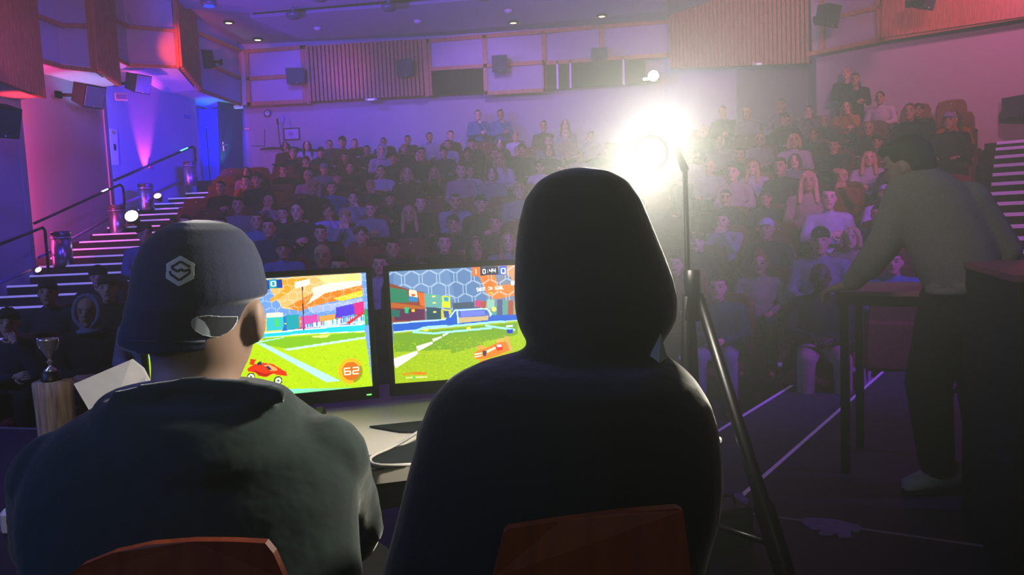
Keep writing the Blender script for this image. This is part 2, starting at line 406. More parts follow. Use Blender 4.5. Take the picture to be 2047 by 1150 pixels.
# --- left stairs
def zfl(D):
    Ds = [r[0] for r in ROWL]; zs = [r[1] for r in ROWL]
    return float(np.interp(D, Ds+[18.6], zs+[2.62]))
mb = MB(); nb = []
k = 0; D = 6.0
while D < 18.4:
    z = zfl(D+.0)+.0; x0 = -8.6
    zz = .38+.1295*(D-10.5)/.45 if D > 9.6 else zfl(D)
    xe = edgeL(D); mb.box(((-8.6+xe)/2, D+.35, zz/2-.35), (8.6+xe, .7, zz+.7))
    n = MB(); xa, xb = -7.9, xe-.12; n.box(((xa+xb)/2, D+.02, zz+.004), (xb-xa, .04, .012)); n.box(((xa+xb)/2, D-.003, zz-.008), (xb-xa, .010, .022)); nb.append(n)
    D += .45
stairs = mb.obj('staircase', m_carpet); stairs['kind'] = 'structure'
for n in nb: n.obj('step_nosing', m_nosing, stairs)
# --- right stairs
mb = MB(); nb = []
for k in range(24):
    s = 5.2+.45*k; z = float(np.interp(s, [r[0]-.3 for r in ROWR]+[16.2], [r[1] for r in ROWR]+[2.5]))
    mb.prism([st(s, -.6, -.6), st(s, 3.2, -.6), st(s+.7, 3.2, -.6), st(s+.7, -.6, -.6)][::-1], (0, 0, z+.6))
    n = MB(); n.prism([st(s-.004, -.42, z), st(s-.004, 3, z), st(s+.05, 3, z), st(s+.05, -.42, z)][::-1], (0, 0, .014)); nb.append(n)
    n.prism([st(s-.012, -.42, z-.035), st(s-.012, 3, z-.035), st(s, 3, z-.035), st(s, -.42, z-.035)][::-1], (0, 0, .04))
stairs2 = mb.obj('staircase', mat('stair_black', '0e0b12', .9)); stairs2['kind'] = 'structure'
m_nos2 = mat('nosing_strip_violet', 'b090d8', .4, emit=.16, ecol=hx('a87ad8'), noise=.2, scale=3)  # violet light put into the strip colour and emission
for n in nb: n.obj('step_nosing', m_nos2, stairs2)
# ================================================================= upper bands
ZL = 7.6
def panelrun(name, pts, m, th=.06):
    """pts image/bottom points (px,py,D): vertical panel quads up to above the ceiling"""
    mb = MB()
    for (a, b) in zip(pts, pts[1:]):
        A, B = P(*a), P(*b); f = Face((A.x, A.y), (B.x, B.y))
        At, Bt = V((A.x, A.y, ZL)), V((B.x, B.y, ZL)); mb.prism([A, B, Bt, At], -f.n*th)
    return struct(mb, name, m)
def slatrun(name, a, b, pitch=.115, w=.06, d=.09):
    A, B = P(*a), P(*b); f = Face((A.x, A.y), (B.x, B.y)); L = (V((B.x, B.y))-V((A.x, A.y))).length; n = int(L/pitch)
    mb = MB()
    for i in range(n+1):
        t = i/n; p = A.lerp(B, t); e = f.e*w/2
        mb.prism([p-e, p+e, p+e+f.n*d, p-e+f.n*d], (0, 0, ZL-p.z))
    bk = MB(); bk.prism([A+V((0, 0, .02)), B+V((0, 0, .02)), V((B.x, B.y, ZL)), V((A.x, A.y, ZL))], -f.n*.05)
    o = struct(mb, name, m_slat); bk.obj('backing_board', mat('slat_backing', '140a0a', .9), o); return o
slatrun('wall_left_slats', (-70, 140, 9.3), (78, 196, 11.7))
panelrun('wall_left_panels', [(62, 114, 12.1), (122, 133, 12.7), (186, 140, 13.2)], m_wall2)
slatrun('wall_left_slats', (188, 141, 13.2), (232, 172, 14.4))
panelrun('wall_left_panels', [(218, 111, 14.9), (258, 130, 15.3), (353, 133, 15.7)], m_wall2)
slatrun('wall_left_slats', (357, 135, 15.7), (395, 180, 16.7), .1)
panelrun('wall_left_panels', [(396, 180, 16.75), (484, 210, 18.35)], m_wall2)
# oak rails of the left bands
mb = MB()
def lbar(a, b, w=.07): # a,b = (px,py,D)
    A, B = P(*a), P(*b); f = Face((A.x, A.y), (B.x, B.y)); f.bar(mb, A+f.n*.005, B+f.n*.005, w, .04)
for a, b in (((66, 30, 12.1), (122, 51, 12.7)), ((122, 51, 12.7), (178, 53, 13.2)), ((64, 118, 12.1), (122, 134, 12.7)), ((122, 134, 12.7), (186, 141, 13.2)),
             ((222, 38, 14.9), (256, 54, 15.3)), ((256, 54, 15.3), (349, 62, 15.7)), ((222, 114, 14.9), (257, 131, 15.3)), ((257, 131, 15.3), (354, 134, 15.7)),
             ((176, 0, 13.2), (187, 141, 13.2)), ((349, -5, 15.7), (357, 133, 15.7)), ((430, 135, 17.35), (480, 158, 18.35)),
             ((388, 64, 16.75), (481, 103, 18.35)), ((396, 181, 16.75), (484, 211, 18.35)), ((481, 103, 18.35), (484, 211, 18.35))): lbar(a, b)
struct(mb, 'trim_left_oak', m_oak)
# soffits under the bands
def soff(name, pts, back):
    mb = MB(); q = [P(*p)+V((0, 0, .015)) for p in pts]; r = [p+V((-back, .35, 0)) for p in q]
    for a, b, c, d in zip(q, q[1:], r[1:], r): mb.prism([a, b, c, d], (0, 0, .03))
    struct(mb, name, mat('soffit_paint', 'b8b4bc', .7))
soff('ceiling_soffit', [(0, 162, 10.4), (78, 196, 11.7)], .9)
soff('ceiling_soffit', [(62, 114, 12.1), (122, 133, 12.7), (188, 140, 13.2), (232, 172, 14.4)], 1.1)
soff('ceiling_soffit', [(218, 111, 14.9), (258, 130, 15.3), (355, 133, 15.7), (395, 180, 16.7)], 1.2)
soff('ceiling_soffit', [(395, 180, 16.7), (484, 210, 18.35)], 1.0)
# --- back band A
fb = Face((-6.9, 18.22), (4.0, 18.22))
mb = MB(); fb.quad(mb, [(484, 210), (613, 203), (612, 92), (481, 103)], .02, -.03); fb.quad(mb, [(858, 188), (1090, 182), (1090, 68), (855, 84)], .02, -.03)
fb.quad(mb, [(1086, 125), (1340, 108), (1335, 40), (1086, 69)], .02, -.03); fb.quad(mb, [(484, 103), (1340, 42), (1340, 38), (484, 99)], .25, -.28)
struct(mb, 'wall_back_panels', m_wall2)
mb = MB()
for a, b in (((490, 104), (610, 95)), ((497, 158), (607, 151)), ((498, 209), (612, 203)), ((493, 104), (499, 209)), ((604, 95), (610, 203)), ((612, 95), (618, 204)),
             ((855, 83), (861, 188)), ((850, 83), (1338, 43)), ((860, 139), (1086, 125)), ((968, 75), (971, 186)), ((972, 187), (1088, 181)), ((1086, 68), (1089, 181)),
             ((1201, 57), (1202, 110)), ((1088, 127), (1335, 110))): fb.bar(mb, a, b, .09, .05)
fb.bar(mb, (848, 84), (855, 190), .1, .12)
struct(mb, 'trim_back_oak', m_oak)
mb = MB(); A, B = fb.pt(622, 204), fb.pt(845, 192); At, Bt = fb.pt(616, 93), fb.pt(842, 80); n = 29
for i in range(n):
    t = i/(n-1); p = A.lerp(B, t); q = At.lerp(Bt, t); mb.prism([p+V((-.032, 0, 0)), p+V((.032, 0, 0)), p+V((.032, -.1, 0)), p+V((-.032, -.1, 0))], (0, 0, q.z-p.z))
o = struct(mb, 'wall_back_slats', m_slat); mb = MB(); fb.quad(mb, [(616, 203), (852, 190), (848, 82), (612, 93)], .02, -.03); mb.obj('backing_board', mat('slat_backing', ''), o)
m_glassdark = mat('booth_glass', '0e1416', .75, noise=.1, spec=.1)
mb = MB(); fb.quad(mb, [(861, 190), (969, 185), (967, 137), (859, 142)], .02, -.02); struct(mb, 'window_1', m_glassdark)
for i, (a, b) in enumerate(((1090, 1112), (1116, 1138), (1143, 1243), (1250, 1290))):
    dy = lambda x: -(x-1090)*.062
    mb = MB(); fb.quad(mb, [(a, 178+dy(a)), (b, 178+dy(b)), (b, 130+dy(b)), (a, 130+dy(a))], .02, -.02); struct(mb, 'window_%d' % (i+2), m_glassdark)
mb = MB()
for x in (1089, 1114, 1140, 1246): fb.bar(mb, (x-.5, 126-(x-1090)*.06), (x+.5, 178-(x-1090)*.06), .045, .05)
struct(mb, 'trim_window', m_white)
# --- back band B (slats over dark passage)
A, B = P(1342, 140, 18.0), P(1622, 107, 15.7); f2 = Face((A.x, A.y), (B.x, B.y)); mb = MB(); n = 34
A = f2.pt(1345, 137); B = f2.pt(1618, 127)
for i in range(n):
    p = A.lerp(B, i/(n-1)); p.z = A.z+(B.z-A.z)*i/(n-1); e = f2.e*.033; mb.prism([p-e, p+e, p+e+f2.n*.1, p-e+f2.n*.1], (0, 0, 7.4-p.z))
o = struct(mb, 'wall_back_slats', m_slat); mb = MB(); mb.prism([A, B, V((B.x, B.y, 7.4)), V((A.x, A.y, 7.4))], -f2.n*.08); mb.obj('backing_board', mat('slat_backing', ''), o)
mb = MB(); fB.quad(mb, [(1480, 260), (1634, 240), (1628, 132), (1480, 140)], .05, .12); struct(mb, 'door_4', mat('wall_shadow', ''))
# --- back band C
fc = Face((6.4, 15.4), (15.0, 9.47), .2)
mb = MB(); fc.quad(mb, [(1624, 109), (1764, 80), (1760, -30), (1620, -10)], .03, -.03); struct(mb, 'wall_far_panels', m_wall2)
mb = MB()
for a, b in (((1622, 108), (1765, 79)), ((1679, 33), (1755, 16)), ((1641, -20), (1644, 103)), ((1755, -20), (1760, 80)), ((1765, 79), (2080, 28))): fc.bar(mb, a, b, .08, .06)
struct(mb, 'trim_far_oak', m_oak)
A = fc.pt(1768, 77); B = fc.pt(2090, 29); mb = MB(); n = 36
for i in range(n):
    p = A.lerp(B, i/(n-1)); e = fc.e*.036; mb.prism([p-e, p+e, p+e+fc.n*.1, p-e+fc.n*.1], (0, 0, 8.0-p.z))
o = struct(mb, 'wall_far_slats', m_slat); mb = MB(); mb.prism([A, B, V((B.x, B.y, 8)), V((A.x, A.y, 8))], -fc.n*.1); mb.obj('backing_board', mat('slat_backing', ''), o)
# low upholstered ledge at the top of the far stairs
mb = MB(); A = P(2002, 222, 13.4); B = P(2120, 205, 12.5); f = Face((A.x, A.y), (B.x, B.y)); A.z = min(A.z, B.z)-.12
mb.prism([A, V((B.x, B.y, A.z)), V((B.x, B.y, A.z))-f.n*.9, A-f.n*.9], (0, 0, .36))
struct(mb, 'wall_far_ledge', mat('ledge_navy', '2a2040', .8))
# ================================================================= FIXTURES
def tag(o, label, cat, group=None):
    o['label'] = label; o['category'] = cat
    if group: o['group'] = group
    return o
m_spk = mat('speaker_black', '16181f', .6, noise=.1); m_spkg = mat('speaker_grille', '2a2f3c', .7, noise=.3, scale=200)
def speaker(px, py, w, h, D, label, yaw=0., pitch=.25, wallside=None, dep=.3, grey=False):
    c = P(px, py, D); ww, hh = w/F*D, h/F*D
    e = empty('wall_speaker', c, yaw); tag(e, label, 'speaker', 'loudspeakers mounted on the hall walls')
    R = Matrix.Rotation(pitch, 3, 'X'); mb = MB()
    q = [(-ww/2, -dep*.35, -hh/2), (ww/2, -dep*.35, -hh/2), (ww*.42, dep*.5, -hh*.42), (-ww*.42, dep*.5, -hh*.42)]
    b = [R @ V(v) for v in q]; t = [R @ V((v[0], v[1], hh/2 if v[1] < 0 else hh*.42)) for v in q]
    mb.add(b+t, [(3, 2, 1, 0), (4, 5, 6, 7), (0, 1, 5, 4), (1, 2, 6, 5), (2, 3, 7, 6), (3, 0, 4, 7)]); mb.obj('cabinet', m_spk, e)
    mb = MB(); mb.box((0, 0, 0), (ww*.9, .015, hh*.9)); mb.v = [tuple(R @ (V(v)+V((0, -dep*.35-.008, 0)))) for v in mb.v]; mb.obj('grille', mat('grille_pale', '8088a8', .6) if grey else m_spkg, e)
    mb = MB(); w_ = wallside or V((0, dep*.5+.12, 0)); mb.tube([V((0, dep*.2, 0)), w_], .03); mb.box(w_, (.12, .04, .12)); mb.obj('bracket', m_blackmetal, e)
    mb = MB(); mb.ell(R @ V((0, -dep*.35-.02, -hh*.42)), .012, 6, 4); mb.obj('badge', m_white, e)
    return e
speaker(410, 121, 36, 36, 17.2, 'dark box speaker on the plain panel above the blue doorway', -.9, .15, V((0, .35, 0)))
speaker(592, 151, 36, 30, 17.95, 'dark box speaker between the doorway corner and the wooden slats', .15)
speaker(810, 136, 33, 33, 17.95, 'dark box speaker fixed over the slatted wood of the back wall', .08)
speaker(999, 127, 30, 32, 17.95, 'dark box speaker on pale panel beside the booth windows', 0)
speaker(1197, 108, 31, 24, 17.95, 'dark box speaker just above the booth windows', 0)
speaker(1656, 32, 42, 43, 14.4, 'dark box speaker on pale panel above the two standing watchers', .55)
speaker(1846, 0, 46, 34, 13.2, 'dark box speaker cut by the frame above the slats near the far stairs', .6)
speaker(178, 190, 44, 44, 13.3, 'grey lit speaker on bracket above the first wall bins', 1.15, .35, V((-.25, .45, .02)), .42, True)
speaker(277, 166, 34, 36, 15.6, 'violet lit speaker on bracket above the pink light beam', 1.1, .3, V((-.2, .45, .02)), .42, True)
speaker(2, 240, 52, 60, 9.4, 'dark speaker partly seen below the first wood slats', 1.0, .4, V((-.2, .4, .02)), .4)
# small wall items
def plate(name, px, py, w, h, D, m, label, cat, yaw=0., d=.04, face=None):
    c = face.pt(px, py, d/2) if face else P(px, py, D); D = c.y
    e = mkobj(name, MB().box((0, 0, 0), (w/F*D, d, h/F*D), bev=.006).mesh(name), m); e.location = c
    e.rotation_euler = (0, 0, yaw if not face else math.atan2(face.e.y, face.e.x)*(1 if face.e.x > 0 else 1)); return tag(e, label, cat)
# framed picture
e = empty('framed_picture', fA.pt(583, 268, .02)); tag(e, 'small dark framed print on the back wall beside the lectern', 'picture')
w, h = .37, .27; mb = MB()
for c, d in (((0, 0, h/2), (w, .03, .025)), ((0, 0, -h/2), (w, .03, .025)), ((w/2, 0, 0), (.025, .03, h+.025)), ((-w/2, 0, 0), (.025, .03, h+.025))): mb.box(c, d)
mb.obj('frame', m_black, e)
im = Img(40, 30, (.62, .6, .72)); im.disc((.45, .5), .18, .22, (.52, .5, .66)); im.line((.3, .6), (.7, .45), .03, (.42, .4, .55))
im.grid(lambda u, v: V(((u-.5)*w, -.004, (.5-v)*h)), 'print', attr_emit('print_paint', emis=False, rough=.6), e)
# clock
e = empty('wall_clock', fA.pt(535, 227, .03)); tag(e, 'small round dark rimmed clock high on the back wall', 'clock')
MB().lathe([(.0, 0), (.075, 0), (.085, .03), (.07, .045), (.062, .03)], n=28, axis=(0, -1, 0)).obj('rim', m_black, e)
MB().lathe([(0, .028), (.062, .028), (.062, .034), (0, .034)], n=24, axis=(0, -1, 0)).obj('dial', m_white, e)
mb = MB(); mb.tube([(0, -.037, 0), (0, -.037, .045)], .004); mb.tube([(0, -.037, 0), (.03, -.037, .01)], .004); mb.obj('hand', m_black, e)
# lectern on landing
e = empty('lectern', P(566, 345, 18.0)); e.location.z = 2.62; tag(e, 'white sided lectern with slanted dark top against the back wall', 'lectern')
zt = P(566, 298, 18.0).z-2.62; W = 70/F*18
MB().box((0, 0, zt/2-.03), (W*.86, .42, zt-.06)).obj('cabinet', m_wall, e)
mb = MB(); mb.prism([(-W/2, -.26, zt-.04), (W/2, -.26, zt-.04), (W/2, .26, zt-.04), (-W/2+.12, .26, zt+.05)], (0, 0, .05)); mb.obj('top', m_black, e)
mb = MB(); b = V(((562-566)/F*18, .1, zt)); mb.tube([b, b+V((-.03, 0, .62))], .01); mb.obj('microphone_stem', m_black, e)
mb = MB(); mb.tube([b+V((-.03, 0, .60)), b+V((-.04, 0, .74))], .022); mb.obj('microphone', m_black, e)
# paddle like pointer leaning on the wall
mb = MB(); b = fA.pt(567, 292, .06); t = fA.pt(564, 247, .03); mb.tube([b, t], .01); mb.ell(fA.pt(564, 238, .03), (.055, .012, .12)); tag(mb.obj('leaning_pole', mat('pole_grey', '8a80b0', .6)), 'pale long pole with flat paddle end leaning on the back wall', 'pole')
# noticeboard
f = fL3
e = mkobj('notice_board', (lambda mb: (f.quad(mb, [(222, 330), (236, 330), (232, 260), (218, 257)], .03), mb)[1])(MB()).mesh('notice_board'), m_white); tag(e, 'narrow white notice board on the wall behind the rail', 'board')
mb = MB(); f.quad(mb, [(226, 301), (230, 301), (229, 289), (225, 288)], .01, .03); mb.obj('paper', m_black, e)
mb = MB(); f.quad(mb, [(222, 268), (229, 269), (228, 262), (221, 261)], .01, .03); mb.obj('sticker', mat('sticker_yellow', 'b0a860', .6), e)
# exit sign box
e = empty('exit_sign', P(243, 194, 14.9), .5); tag(e, 'small pale hanging exit box beneath the bracketed speaker', 'sign')
MB().box((0, 0, 0), (.24, .07, .15), bev=.012).obj('housing', m_white, e); MB().box((0, -.04, 0), (.19, .01, .10)).obj('face', mat('sign_face', '6a60b8', .5), e)
# emergency lamps
for (px, py, D, l) in ((405, 188, 17.6, 'white emergency lamp above the blue doorway'), (1518, 128, 16.4, 'flat white emergency lamp under the glare washed wooden slats'), (742, 199, 18.1, 'flat white emergency lamp under the back wall slats')):
    e = empty('wall_lamp', P(px, py, D)); tag(e, l, 'lamp'); k = .5 if D < 18 and px < 1000 else 1
    MB().box((0, 0, 0), (.2 if k < 1 else .3, .1, .09 if k < 1 else .05), bev=.02).obj('housing', m_white, e); MB().box((0, -.05, -.01), (.16, .02, .035)).obj('lens', mat('lens_pale', 'd0d0e8', .3, emit=.3), e)
plate('wall_socket', 375, 233, 14, 6, 0, mat('plate_grey', '5a50a0', .6), 'dim grey label plate on the violet wall beside the doorway', 'plate', face=fL3)
plate('wall_socket', 302, 333, 12, 7, 0, mat('plate_red', 'c04a90', .5), 'pink lit small red box on the wall above the light bin', 'box', face=fL3)
# dome sensors on the ceiling
for (px, py, l) in ((635, 55, 'small white ceiling sensor above the slats'), (835, 41, 'small white ceiling sensor further along from the slats'), (1016, 20, 'small white ceiling sensor next to the warm downlight')):
    c = cp(px, py, .12); mb = MB(); mb.lathe([(0, 0), (.09, 0), (.09, -.03), (.05, -.06), (0, -.065)], n=16); o = mb.obj('ceiling_sensor', m_white, loc=c); tag(o, l, 'sensor')
# downlights
m_warm = mat('downlight_glow', 'fff0c0', .4, emit=9, ecol=hx('ffe28a'))
for (px, py, l) in ((457, 44, 'warm downlight in the ceiling above the violet wall'), (515, 78, 'warm downlight in the ceiling near the back corner'), (1026, 44, 'warm downlight over the booth side of the back wall'), (1203, 31, 'warm downlight nearest to the bright lamp glare')):
    c = cp(px, py, .13 if px > 900 else .01); e = empty('downlight', c); tag(e, l, 'light', 'warm downlights')
    MB().lathe([(.075, .0), (.12, 0), (.12, -.02), (.08, -.035), (.075, 0)], n=24).obj('rim', m_blackmetal, e)
    MB().lathe([(0, -.005), (.078, -.005), (.078, -.02), (0, -.03)], n=24).obj('lens', m_warm, e)
# round ceiling spotlights in the slot
m_blue = mat('lamp_blue', '2040ff', .3, emit=1.2, ecol=hx('2038e8')); m_dim = mat('lamp_dim', '3a3060', .3)
for (px, py, l, mm) in ((418, 12, 'round ceiling spotlight glowing blue near the wall', m_blue), (587, 36, 'round ceiling spotlight under the slot above the slats', m_dim),
                       (778, 20, 'round ceiling spotlight under the middle of the slot', m_dim), (970, 0, 'round ceiling spotlight at the far end of the slot', m_dim), (640, 1, 'round ceiling spotlight on the raft ahead of the slot', m_dim)):
    c = cp(px, py, .34); e = empty('ceiling_spotlight', c); tag(e, l, 'light', 'round ceiling spotlights'); k = c.y/16
    MB().lathe([(.0, .0), (.13*k, 0), (.16*k, .03), (.16*k, .09), (.1*k, .12), (0, .12)], n=24).obj('housing', mat('lamp_grey', '5a5468', .4, metal=.3), e)
    MB().lathe([(0, -.01), (.11*k, -.01), (.11*k, .004), (0, .004)], n=24).obj('lens', mm, e)
    MB().tube([(0, 0, .1), (0, 0, .3)], .04).obj('stem', mat('lamp_grey', ''), e)
# projector lamp in booth window
e = empty('projector', P(1306, 152, 17.9)); tag(e, 'glaring white projector lens in the last booth window', 'projector')
MB().box((0, .15, 0), (.34, .3, .2), bev=.03).obj('body', m_black, e)
MB().lathe([(0, 0), (.12, 0), (.12, .05), (0, .06)], n=20, axis=(0, -1, 0)).obj('lens', mat('projector_glow', 'ffffff', .3, emit=14, ecol=(.9, .97, 1)), e)
MB().box((-.18, -.03, -.07), (.13, .03, .05)).obj('vent', mat('projector_glow', ''), e)  # block given the same emission as the lens
# bins along the stairs
def bin_(px, pt, pb, wpx, D, label):
    b = P(px, pb, D); t = P(px, pt, D); h = t.z-b.z; r = wpx/2/F*D
    e = empty('trash_bin', (b.x, b.y, b.z)); tag(e, label, 'bin', 'steel bins along the wall stairs')
    MB().lathe([(0, 0), (r*.93, 0), (r*.95, .01), (r, .02), (r, h*.83), (0, h*.83)], n=32).obj('body', m_steel, e)
    MB().lathe([(r*1.0, h*.80), (r*1.06, h*.80), (r*1.06, h*.835), (r, h*.835)], n=32).obj('rim', mat('steel_bright', 'c8c8d8', .25, metal=.8), e)
    MB().lathe([(0, h*.835), (r*.96, h*.835), (r*1.0, h*.86), (r*1.0, h*.98), (r*.9, h), (0, h)], n=32).obj('lid', mat('steel_dark', '6a6878', .35, metal=.8), e)
    MB().box((0, -r*.97, h*.92), (r*.9, r*.1, h*.08)).obj('slot', m_black, e)
    return e
B1 = bin_(127, 462, 534, 37, 12.4, 'pink lit steel bin lowest on the stairs')
B2 = bin_(238, 410, 471, 32, 14.3, 'steel bin beside the small white stage lamp')
B3 = bin_(294, 367, 421, 28, 15.7, 'steel bin below the upward pink beam')
B4 = bin_(382, 323, 372, 25, 16.6, 'steel bin at the top of the stairs by the blue doorway')
# handrails
m_rail = mat('rail_metal', '2a2438', .3, metal=.7); m_glint = mat('rail_glint_cyan', '70d8ff', .3, emit=1.6, ecol=hx('60d0ff')); m_glint2 = mat('rail_glint_white', 'd0e0ff', .3, emit=1.4)  # emissive segments stand in for lit highlights on the rails
def rail(pts, glints, label):
    mb = MB(); q = [P(*p) for p in pts]; e = empty('handrail', q[-1]); tag(e, label, 'handrail', 'handrails beside the wall stairs')
    mb.tube(q[:-1], .022, 10); wobj(mb, 'rail', m_rail, e); mb = MB(); mb.tube([q[-2], q[-1]], .022, 10); wobj(mb, 'post', m_rail, e)
    for (a, b, m) in glints:
        t = MB(); t.tube([q[0].lerp(q[1], a)+V((0, -.012, .012)), q[0].lerp(q[1], b)+V((0, -.012, .012))], .02, 8); wobj(t, 'highlight_segment', m, e)
rail([(-60, 512, 9.6), (85, 455, 11.6), (90, 461, 11.62), (97, 545, 11.62)], [], 'dark handrail closest to the stage ending in a tall post')
rail([(68, 447, 12.1), (240, 369, 14.2), (246, 375, 14.22), (249, 411, 14.22)], [(.77, .84, m_glint2)], 'dark handrail behind the second steel bin with white highlight')
rail([(228, 361, 14.9), (385, 293, 17.3), (390, 297, 17.32), (391, 324, 17.32)], [(.83, .93, m_glint)], 'upper handrail with a cyan highlight by the doorway')
# wall side stringer rails (sloped skirting)
mb = MB()
for a, b in (((0, 565, 10.2), (75, 534, 11.7)), ((78, 515, 12.1), (222, 434, 14.5)), ((240, 410, 15.0), (385, 350, 17.4))):
    A, B = P(*a), P(*b); mb.tube([A, B], .025, 6)
struct(mb, 'baseboard_left', mat('stringer', '8078a0', .6))
# PAR lamps
def par(px, py, D, r, ax, label, m):
    e = empty('stage_lamp', P(px, py, D)); tag(e, label, 'stage lamp', 'small stage lamps on the stairs'); ax = V(ax).normalized()
    MB().lathe([(0, -r*1.8), (r*.7, -r*1.7), (r, -r*.3), (r*1.08, 0), (r, .01), (r*.9, 0)], n=24, axis=ax).obj('can', m_black, e)
    MB().lathe([(0, 0), (r*.92, 0), (r*.92, .008), (0, .012)], n=24, axis=ax).obj('lens', m, e)
    mb = MB(); mb.tube([(-r*1.15, 0, 0), (-r*1.15, 0, -r*1.3), (r*1.15, 0, -r*1.3), (r*1.15, 0, 0)], .008); mb.box((0, 0, -r*1.35), (r*1.6, r*1.6, .02)); mb.obj('yoke', m_black, e)
par(263, 432, 13.9, .125, (.15, -1, .55), 'white glaring stage lamp on the stairs beside the second bin', mat('par_white', 'ffffff', .3, emit=9, ecol=hx('e8fff0')))
par(315, 392, 15.5, .08, (.1, -.8, .7), 'pink glowing lamp low on the stairs beside the third bin', mat('par_pink', 'ffb0d0', .3, emit=2.5, ecol=hx('ffb0c8')))
par(77, 540, 11.4, .05, (0, -.8, .6), 'tiny warm lamp at the foot of the rail post', mat('par_warm', 'ffd0c0', .3, emit=5, ecol=hx('ffc0b0')))
par(452, 358, 17.9, .06, (0, -.2, 1), 'cyan floor lamp washing the open grey door', mat('par_cyan', '40e0ff', .3, emit=3, ecol=hx('30d8ff')))
# ================================================================= PEOPLE (figures with one body mesh; clothes and hair as children)
VX = .0125
HEADR = [(-.120, .018, .022, -.05), (-.108, .036, .045, -.038), (-.085, .052, .066, -.022), (-.05, .064, .084, -.008), (-.01, .071, .093, 0), (.03, .075, .097, .004), (.065, .071, .093, .007), (.092, .056, .076, .008), (.11, .034, .048, .008), (.118, .012, .018, .008)]
def head_shapes(mb, c, R=None, k=1.):
    R = R or Matrix.Identity(3); c = V(c)
    mb.loft([(c+R @ V((0, yc, z))*k, R @ V((rx, 0, 0))*k, R @ V((0, ry, 0))*k) for z, rx, ry, yc in HEADR], 24)
    for p, r in (((0, -.097, -.012), (.013, .02, .024)), ((0, -.088, .012), (.009, .014, .03)), ((.078, .008, -.012), (.011, .02, .032)), ((-.078, .008, -.012), (.011, .02, .032)),
                 ((0, -.082, -.058), (.026, .016, .012)), ((0, -.078, .034), (.05, .018, .012)), ((0, -.075, -.1), (.022, .018, .018))):
        mb.ell(c+R @ V(p)*k, V(r)*k, 12, 8, R)
def face_paint(me, c, R=None, k=1.):
    """darker eyes, brows, lips as a vertex colour"""
    n = len(me.vertices); co = np.empty(n*3); me.vertices.foreach_get('co', co); q = co.reshape(-1, 3)-np.array(c)
    if R is not None: q = q @ np.array(R)        # R^-1 applied
    q = q/k; x, y, z = q[:, 0], q[:, 1], q[:, 2]; ax = np.abs(x); f = (y < -.045)
    col = np.ones((n, 4))
    e = f & (((ax-.031)/.017)**2+((z-.013)/.010)**2 < 1); col[e, :3] = (.22, .2, .2)
    e = f & (np.abs(ax-.033) < .021) & (np.abs(z-.036) < .007); col[e, :3] = (.35, .3, .28)
    e = f & (ax < .026) & (np.abs(z+.06) < .008); col[e, :3] = (.62, .32, .32)
    e = f & (ax < .012) & (np.abs(z+.032) < .006); col[e, :3] = (.6, .5, .48)
    at = me.color_attributes.new('feat', 'FLOAT_COLOR', 'POINT'); at.data.foreach_set('color', col.ravel())
def hand(mb, ex, w, d, up, side, k=1., curl=.6):
    """palm into mb, five bent fingers into ex. d: pointing direction, up: back of hand normal, side=+1 thumb on cross side"""
    d = V(d).normalized(); up = V(up); up = (up-d*up.dot(d)).normalized(); s = d.cross(up)*side; w = V(w)
    R = Matrix((s, d, up)).transposed()
    mb.ell(w+d*.045*k, (.038*k, .052*k, .017*k), 12, 8, R)
    for i, (o, L) in enumerate(((.030, .062), (.011, .072), (-.009, .067), (-.028, .052))):
        p = w+d*.075*k+s*o*k; q = p+d*L*.5*k-up*L*.5*curl*.35*k; r = q+d*L*.42*k*(1-curl*.5)-up*L*.55*curl*k
        ex.tube([p-d*.02*k, p, q, r, r+(r-q)*.1], [.0095*k, .0095*k, .0085*k, .0075*k, .003*k], 7)
    p = w+d*.02*k+s*.032*k; q = p+(d*.6+s*.8)*.035*k; r = q+(d*.9+s*.15)*.03*k-up*.008*k
    ex.tube([p-s*.01*k, p, q, r, r+(r-q)*.1], [.012*k, .012*k, .010*k, .008*k, .003*k], 7)
